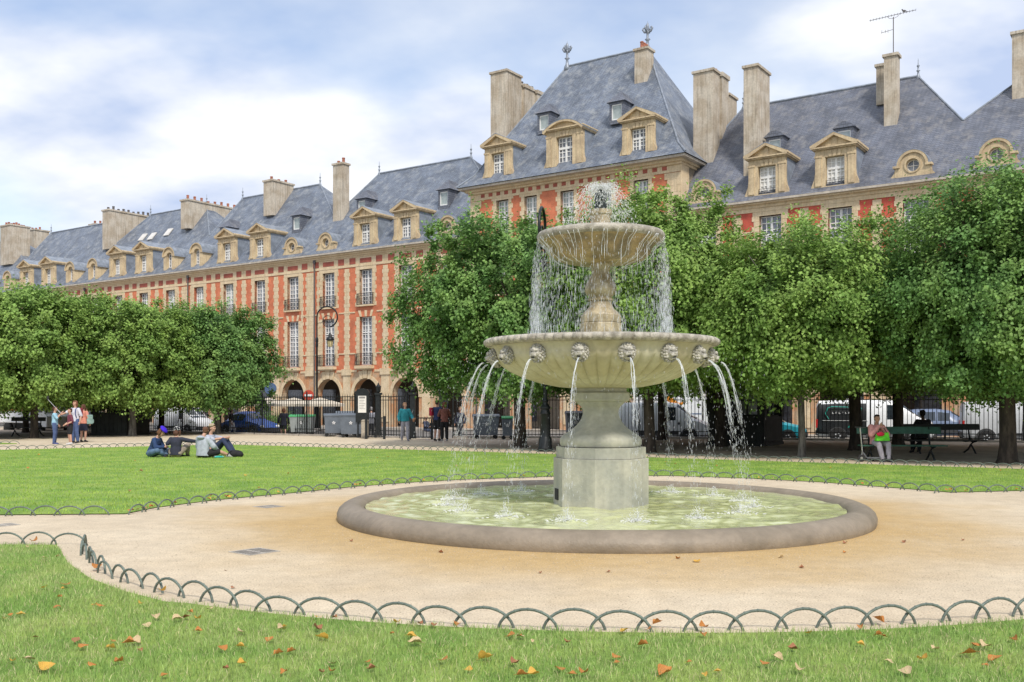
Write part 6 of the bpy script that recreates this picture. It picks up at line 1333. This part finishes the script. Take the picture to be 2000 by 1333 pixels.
    if top:
        g = .020 + loose; m = MB(); bot = sp[0] - ax * coat if coat else sp[0] - ax * .02
        pts = [bot] + sp[1:5] + [sp[5] + ax * .005]; trunk_(m, pts, [.17 + g + coat * .12, .155 + g, .135 + g + loose, .155 + g, .155 + g * .8, .075 + g * .7], [.115 + g + coat * .2, .112 + g, .098 + g + loose, .11 + g, .087 + g, .06 + g * .7], right + (sr - right) * .5)
        for s in 'lr':
            e, w_ = V_['e' + s], V_['w' + s]
            limb(m, [C - ax * .02 + (sh[s] - C) * .6, sh[s], (sh[s] + e) / 2, sh[s] + (e - sh[s]) * (.95 if sleeve != 'none' else .15)][: 4 if sleeve != 'none' else 2], [.07 + g * .5, .058 + g * .8, .05 + g * .8, .043 + g][: 4 if sleeve != 'none' else 2])
            if sleeve == 'long': limb(m, [e, (e + w_) / 2, w_ - (w_ - e).normalized() * .02], [.042 + g, .039 + g * .8, .031 + g * .7])
        remesh(m, 'top', cmat(top), t, .0125, 2)
    if bottom:
        m = MB(); g = .018; trunk_(m, [P - ax * .07, P, P + ax * .10], [.15 + g, .158 + g, .145 + g], [.10 + g, .11 + g, .10 + g], right)
        for s in 'lr':
            k, a = V_['k' + s], V_['a' + s]
            if skirt: continue
            if leg == 'long': limb(m, [hp[s], (hp[s] + k) / 2, k, (k + a) / 2, a + (k - a).normalized() * .03], [.092 + g, .082 + g, .062 + g, .056 + g, .044 + g])
            else: limb(m, [hp[s], (hp[s] + k) / 2, hp[s] + (k - hp[s]) * .88], [.095 + g, .086 + g, .075 + g])
        if skirt: trunk_(m, [P, (P + (V_['kl'] + V_['kr']) / 2) / 2, (V_['kl'] + V_['kr']) / 2 + Vector((0, 0, .02))], [.17, .19, .2], [.12, .15, .16], right)
        remesh(m, 'trousers' if leg == 'long' and not skirt else ('skirt' if skirt else 'shorts'), cmat(bottom), t, .0125, 2)
    M_ = hm(headyaw); m = MB(); m.M = M_
    if hair:
        m.ball((0, .032, .040), (.083, .088, .084), 16, 12); m.ball((0, .055, -.01), (.074, .058, .07), 14, 10); m.ball((0, -.045, .085), (.058, .04, .03), 12, 8)
        if hairlen:
            for s in (-1, 1): m.tube([(s * .072, .01, .04), (s * .086, .015, -.03), (s * .08, .02, -.09 - hairlen)], [.03, .036, .02], 8)
            m.tube([(0, .07, .02), (0, .085, -.06), (0, .075, -.10 - hairlen)], [.06, .065, .03], 10)
        remesh(m, 'hair', cmat(hair), t, .011, 1)
    for s in (-1, 1):
        e_ = MB(); e_.M = M_; e_.ball((s * .028, -.078, .018), (.0085, .006, .006), 8, 6); e_.build('eye', 'rubber', t, True)
    if hat:
        kind, c = hat; m = MB(); m.M = M_
        if kind == 'beret': m.M = M_ @ Matrix.Rotation(R(24), 4, 'X'); m.lathe([(.0, .075), (.085, .075), (.125, .088), (.135, .105), (.115, .13), (.06, .148), (.01, .15)], 20, (0, .03)); m.tube([(0, .03, .148), (0, .03, .17)], .006, 5)
        elif kind == 'cap': m.lathe([(.088, .05), (.092, .07), (.086, .11), (.06, .135), (0, .145)], 20, (0, .02)); m.prism([(-.06, -.05), (.06, -.05), (.05, -.13), (0, -.15), (-.05, -.13)], .058, .068, axis='z'); m.v = m.v[:-10] + [tuple(v) for v in m.v[-10:]]
        else: m.ball((0, .025, .045), (.092, .10, .095), 16, 12); m.tube([(0, .10, -.02), (.01, .125, -.09)], [.03, .012], 8)
        o = m.build('headscarf' if kind == 'scarf' else kind, cmat(c), t, True)
        if kind == 'cap': pass
        if kind == 'scarf':
            d_ = MB(); d_.M = M_; rr_ = random.Random(5)
            for _ in range(26): a, b = rr_.uniform(0, 2 * PI), rr_.uniform(-.3, 1.3); d_.ball((.092 * math.cos(a) * math.cos(b), .025 + .10 * math.sin(a) * math.cos(b), .045 + .095 * math.sin(b)), .012, 6, 4)
            d_.build('white_dots', 'white_print', o)
    return t
def bag(parent, loc, size, c, name='backpack', rot=(0, 0, 0)):
    m = MB(); a, b, h = size; m.box(-a / 2, a / 2, -b / 2, b / 2, 0, h); m.box(-a * .38, a * .38, -b / 2 - b * .35, -b / 2, h * .08, h * .5)
    return m.build(name, cmat(c), parent, smooth=False, bevel=min(size) * .22, loc=loc, rot=rot)
def W(px, Z): return (px - 1000) / FPX * Z
NAVY, JEAN = (.02, .035, .11), (.07, .11, .24)
p = person(W(107, 39), 39, 0, R(105), 'child in a light blue T-shirt and jeans holding up a selfie stick', .88, dict(er=(-.24, -.14, 1.18), wr=(-.12, -.30, 1.42), el=(.25, .02, 1.10), wl=(.27, -.10, .88), palmr=(0, 0, -1)), (.30, .52, .66), 'short', JEAN, shoe=(.08, .10, .25), hair=(.09, .03, .02))
t = empty('selfie_stick', (W(117, 38.9), 38.85, 1.30), 0, 'long thin selfie stick pointing up to the left with a phone on top', 'selfie stick'); m = MB(); m.tube([(0, 0, 0), (-.46, 0, .50)], .010, 8); m.tube([(.05, 0, -.05), (-.03, 0, .035)], .016, 8); m.build('rod', 'chrome', t); m = MB(); m.box(-.50, -.42, -.01, .01, .49, .63); m.build('phone', 'rubber', t)
p = person(W(137, 38.6), 38.6, 0, R(-50), 'child in a dark maroon top and black shorts facing the selfie taker', .84, dict(wl=(.20, -.20, .98), wr=(-.22, -.16, .95)), (.16, .035, .06), 'short', (.012, .012, .015), 'short', shoe=(.6, .6, .6), hair=(.05, .02, .012))
p = person(W(147, 40.2), 40.2, 0, R(-18), 'curly haired woman in a striped shirt and jeans reaching to the left', 1.02, dict(er=(-.34, -.10, 1.24), wr=(-.52, -.22, 1.14), kl=(.11, -.04, .5)), (.62, .62, .70), 'short', JEAN, hair=(.16, .06, .03), hairlen=.07)
m = MB()
for s in (-1, 1): m.tube([(s * .10, .05, 1.42), (s * .105, -.09, 1.38), (s * .12, -.14, 1.22), (s * .15, -.10, 1.02)], .020, 6)
m.build('blue_straps', cmat((.03, .05, .2)), p, True); bag(p, (0, .20, 1.0), (.30, .16, .42), (.25, .03, .05))
p = person(W(163, 41.2), 41.2, 0, R(165), 'woman in a coral cardigan and dark skirt half hidden behind the woman in stripes', .93, {}, (.62, .25, .18), 'long', (.012, .015, .04), 'short', hair=(.10, .04, .02), hairlen=.05, coat=.05, skirt=True)
bag(p, (-.30, -.05, .82), (.14, .26, .42), (.30, .46, .42), 'shoulder_bag')
SITC = dict(P=(0, 0, .12), C=(0, -.06, .56), H=(0, -.13, .79), kl=(.30, -.34, .20), al=(.02, -.44, .07), kr=(-.30, -.34, .20), ar=(-.02, -.40, .07), el=(.25, -.12, .32), wl=(.12, -.32, .28), er=(-.25, -.12, .32), wr=(-.12, -.32, .28), toe=dict(l=(-1, -.2, -.1), r=(1, -.2, -.1)))
GR = 'people sitting on the lawn'
q = dict(SITC); q.update(C=(0, -.17, .52), H=(0, -.32, .72), nod=.5, el=(.22, -.24, .30), wl=(.07, -.42, .30), er=(-.22, -.24, .30), wr=(-.07, -.42, .30))
person(W(296, 29.4), 29.4, .0, R(82), 'boy in a navy sweater and violet blue beret sitting bent forward on the grass', 1.04, q, (.02, .05, .14), 'long', (.10, .17, .27), 'long', hair=(.16, .07, .03), hat=('beret', (.05, .01, .58)), group=GR, hairlen=.02)
q = dict(SITC); q.update(el=(.24, .02, .42), wl=(.14, -.28, .46), er=(-.40, -.10, .50), wr=(-.62, -.22, .47), kr=(-.22, -.42, .36), ar=(-.16, -.52, .08), toe=dict(l=(-1, -.2, -.1), r=(0, -1, -.1)))
person(W(343, 29.2), 29.2, .0, R(178), 'person in a dark jacket and white dotted headscarf sitting with one arm out', 1.0, q, (.025, .028, .05), 'long', (.33, .28, .22), 'long', hair=(.12, .05, .03), hairlen=.06, hat=('scarf', (.015, .015, .02)), group=GR)
q = dict(SITC); q.update(P=(0, 0, .12), C=(0, -.03, .56), er=(-.30, -.10, .34), wr=(-.26, -.32, .22), kr=(-.36, -.28, .18), ar=(-.50, -.52, .08), toe=dict(l=(-1, -.2, -.1), r=(-.6, -1, -.1)))
p = person(W(396, 28.9), 28.9, .0, R(160), 'person in a light grey hooded sweatshirt and black shorts sitting with back turned', 1.03, q, (.42, .45, .52), 'long', (.012, .012, .014), 'short', hair=(.15, .07, .04), group=GR, loose=.02, headyaw=.5, shoe=(.5, .5, .5))
m = MB(); m.ball((0, .10, .60), (.13, .07, .055), 14, 8); m.build('hood', cmat((.42, .45, .52)), p, True)
q = dict(SITC); q.update(P=(0, 0, .12), C=(0, .02, .58), H=(0, -.03, .82), kl=(.12, -.42, .50), al=(.12, -.68, .08), kr=(-.12, -.44, .48), ar=(-.12, -.74, .08), el=(.24, -.20, .52), wl=(.10, -.46, .56), er=(-.24, -.20, .50), wr=(-.06, -.48, .55), toe=dict(l=(0, -1, -.05), r=(0, -1, -.05)))
person(W(413, 29.9), 29.9, .0, R(78), 'man in a beige cap and striped T-shirt sitting with arms on his raised knees', 1.05, q, (.42, .44, .52), 'short', (.03, .045, .10), 'long', hair=(.12, .06, .03), hat=('cap', (.42, .34, .23)), group=GR, shoe=(.12, .13, .17))
t = empty('backpack', (W(460, 29.4), 29.4, 0), R(30), 'black backpack lying on the grass at the right end of the group', 'backpack'); m = MB(); m.ball((0, 0, .10), (.23, .14, .12), 16, 10); m.ball((.10, -.10, .08), (.12, .08, .08), 12, 8); m.build('bag_body', cmat((.012, .012, .015)), t, True); m = MB(); m.tube([(-.1, 0, .2), (-.2, -.12, .2), (-.28, -.12, .06)], .015, 6); m.build('strap', cmat((.03, .03, .03)), t, True)
t = empty('drink_pouch', (W(428, 28.8), 28.8, 0), R(10), 'small turquoise pouch on the grass beside the bare knee', 'pouch'); m = MB(); m.ball((0, 0, .035), (.15, .07, .04), 12, 8); m.build('pouch_body', cmat((.02, .38, .32)), t, True); m = MB(); m.tube([(-.12, 0, .06), (.12, 0, .06)], .008, 6); m.build('zip', 'white_print', t)
WALK = dict(kl=(.10, -.16, .52), al=(.10, -.14, .09), kr=(-.10, .02, .50), ar=(-.10, .20, .12))
p = person(W(791, 42.2), 42.2, 0, R(18), 'woman in a teal shirt and light grey trousers walking on the sand path', .98, dict(WALK, el=(.28, -.02, 1.12), wl=(.30, -.24, 1.0), er=(-.27, .03, 1.10), wr=(-.28, -.06, .9)), (.03, .30, .36), 'long', (.40, .40, .46), 'long', hair=(.38, .22, .12), headyaw=.5, loose=.02, shoe=(.25, .25, .28))
m = MB(); m.ball((0, 0, 0), (.06, .04, .09), 10, 8); m.ball((.04, -.02, .05), (.05, .03, .05), 8, 6); m.build('held_pouch', cmat((.50, .25, .14)), p, True, loc=(.33, -.32, .94))
p = person(W(854, 42.4), 42.4, 0, R(150), 'man in a navy T-shirt and black shorts standing with a red bag', 1.04, {}, NAVY, 'short', (.012, .012, .014), 'short', hair=(.05, .03, .02)); bag(p, (.22, .10, 1.05), (.14, .2, .35), (.45, .02, .05), 'shoulder_bag')
person(W(868, 42.1), 42.1, 0, R(190), 'woman in a brown jacket and black leggings next to the man in shorts', .99, dict(el=(.25, -.10, 1.12), wl=(.12, -.26, 1.10), er=(-.25, -.10, 1.12), wr=(-.12, -.26, 1.12)), (.24, .09, .07), 'long', (.012, .012, .015), 'long', hair=(.18, .07, .03), hairlen=.05, shoe=(.4, .4, .4), coat=.04)
person(W(899, 51), 51, ST, R(-25), 'blond man in a dark blazer beyond the gate', 1.03, dict(WALK), (.03, .035, .06), 'long', (.02, .022, .035), 'long', hair=(.40, .28, .16), coat=.06)
person(W(725, 50.5), 50.5, ST, R(200), 'grey haired person in a grey shirt behind the notice board', 1.03, {}, (.26, .27, .31), 'long', (.02, .022, .03), 'long', hair=(.25, .24, .24))
person(W(554, 55.5), 55.5, ST, R(200), 'woman in a dark coat with bare legs walking behind the green lidded bin', .98, dict(WALK), (.02, .022, .045), 'long', (.015, .015, .02), 'short', hair=(.20, .08, .04), hairlen=.06, coat=.18)
person(W(452, 56.0), 56.0, ST, R(95), 'person in a black vest and white trousers walking in front of the blue car', .97, dict(WALK), (.012, .012, .016), 'short', (.60, .60, .60), 'long', hair=(.02, .015, .012), hairlen=.05)
SITB = dict(P=(0, .02, .54), C=(0, .06, .98), H=(0, .02, 1.22), kl=(.12, -.42, .50), al=(.10, -.46, .08), kr=(-.12, -.42, .50), ar=(-.10, -.46, .08), el=(.25, -.06, .74), wl=(.15, -.30, .72), er=(-.25, -.06, .74), wr=(-.15, -.30, .72))
person(W(833, 53), 53, ST, R(60), 'seated cafe guest with light hair at the table behind the low gate', .95, SITB, (.05, .06, .10), 'long', (.06, .08, .14), 'long', hair=(.45, .30, .18), hairlen=.04)
person(W(861, 53), 53, ST, R(-40), 'seated cafe guest in a black and white top behind the low gate', .95, SITB, (.32, .33, .36), 'short', (.5, .5, .52), 'long', hair=(.04, .02, .015))
q = dict(SITB); q.update(el=(.24, -.08, .76), wl=(.05, -.20, .98), er=(-.22, -.08, .76), wr=(-.04, -.19, 1.0), palml=(-.3, 0, 1), palmr=(.3, 0, 1), kl=(.13, -.40, .49), al=(.07, -.52, .08), kr=(-.15, -.40, .49), ar=(-.10, -.52, .08))
p = person(W(1714, 27.45), 27.45, .0, R(5), 'woman in a pink coat and grey trousers sitting on the green bench', .98, q, (.80, .38, .36), 'long', (.48, .45, .49), 'long', hair=(.03, .018, .014), loose=.03, coat=.02, shoe=(.06, .06, .07))
t = empty('handbag', (W(1714, 27.45), 27.12, .58), R(5), 'lime green handbag on the lap of the woman in pink', 'handbag'); m = MB(); V = [(-.20, -.08, 0), (.20, -.08, 0), (.20, .08, 0), (-.20, .08, 0), (-.15, -.05, .20), (.17, -.05, .24), (.17, .05, .24), (-.15, .05, .20)]; m.add(V, [(0, 3, 2, 1), (4, 5, 6, 7), (0, 1, 5, 4), (1, 2, 6, 5), (2, 3, 7, 6), (3, 0, 4, 7)]); m.build('bag_body', cmat((.16, .80, .04)), t, bevel=.02); m = MB(); m.tube([(-.12, 0, .2), (-.06, 0, .36), (.06, 0, .36), (.13, 0, .24)], .010, 6); m.build('handle', cmat((.02, .05, .02)), t, True)
t = empty('red_purse', (W(1712, 27.3), 27.0, .72), R(5), 'small red purse resting on the lime green handbag', 'purse'); m = MB(); m.ball((0, 0, .05), (.12, .04, .06), 12, 8); m.build('purse_body', cmat((.60, .02, .06)), t, True); m = MB(); m.tube([(-.09, -.01, .09), (.09, -.01, .09)], .007, 5); m.build('clasp', 'chrome', t)
person(W(1806, 31.75), 31.95, .0, R(180), 'person all in black seated with back turned on the dark bench', 1.06, dict(SITB), (.010, .010, .012), 'long', (.010, .010, .012), 'long', hair=(.012, .01, .01), skin=(.10, .05, .03), loose=.02)
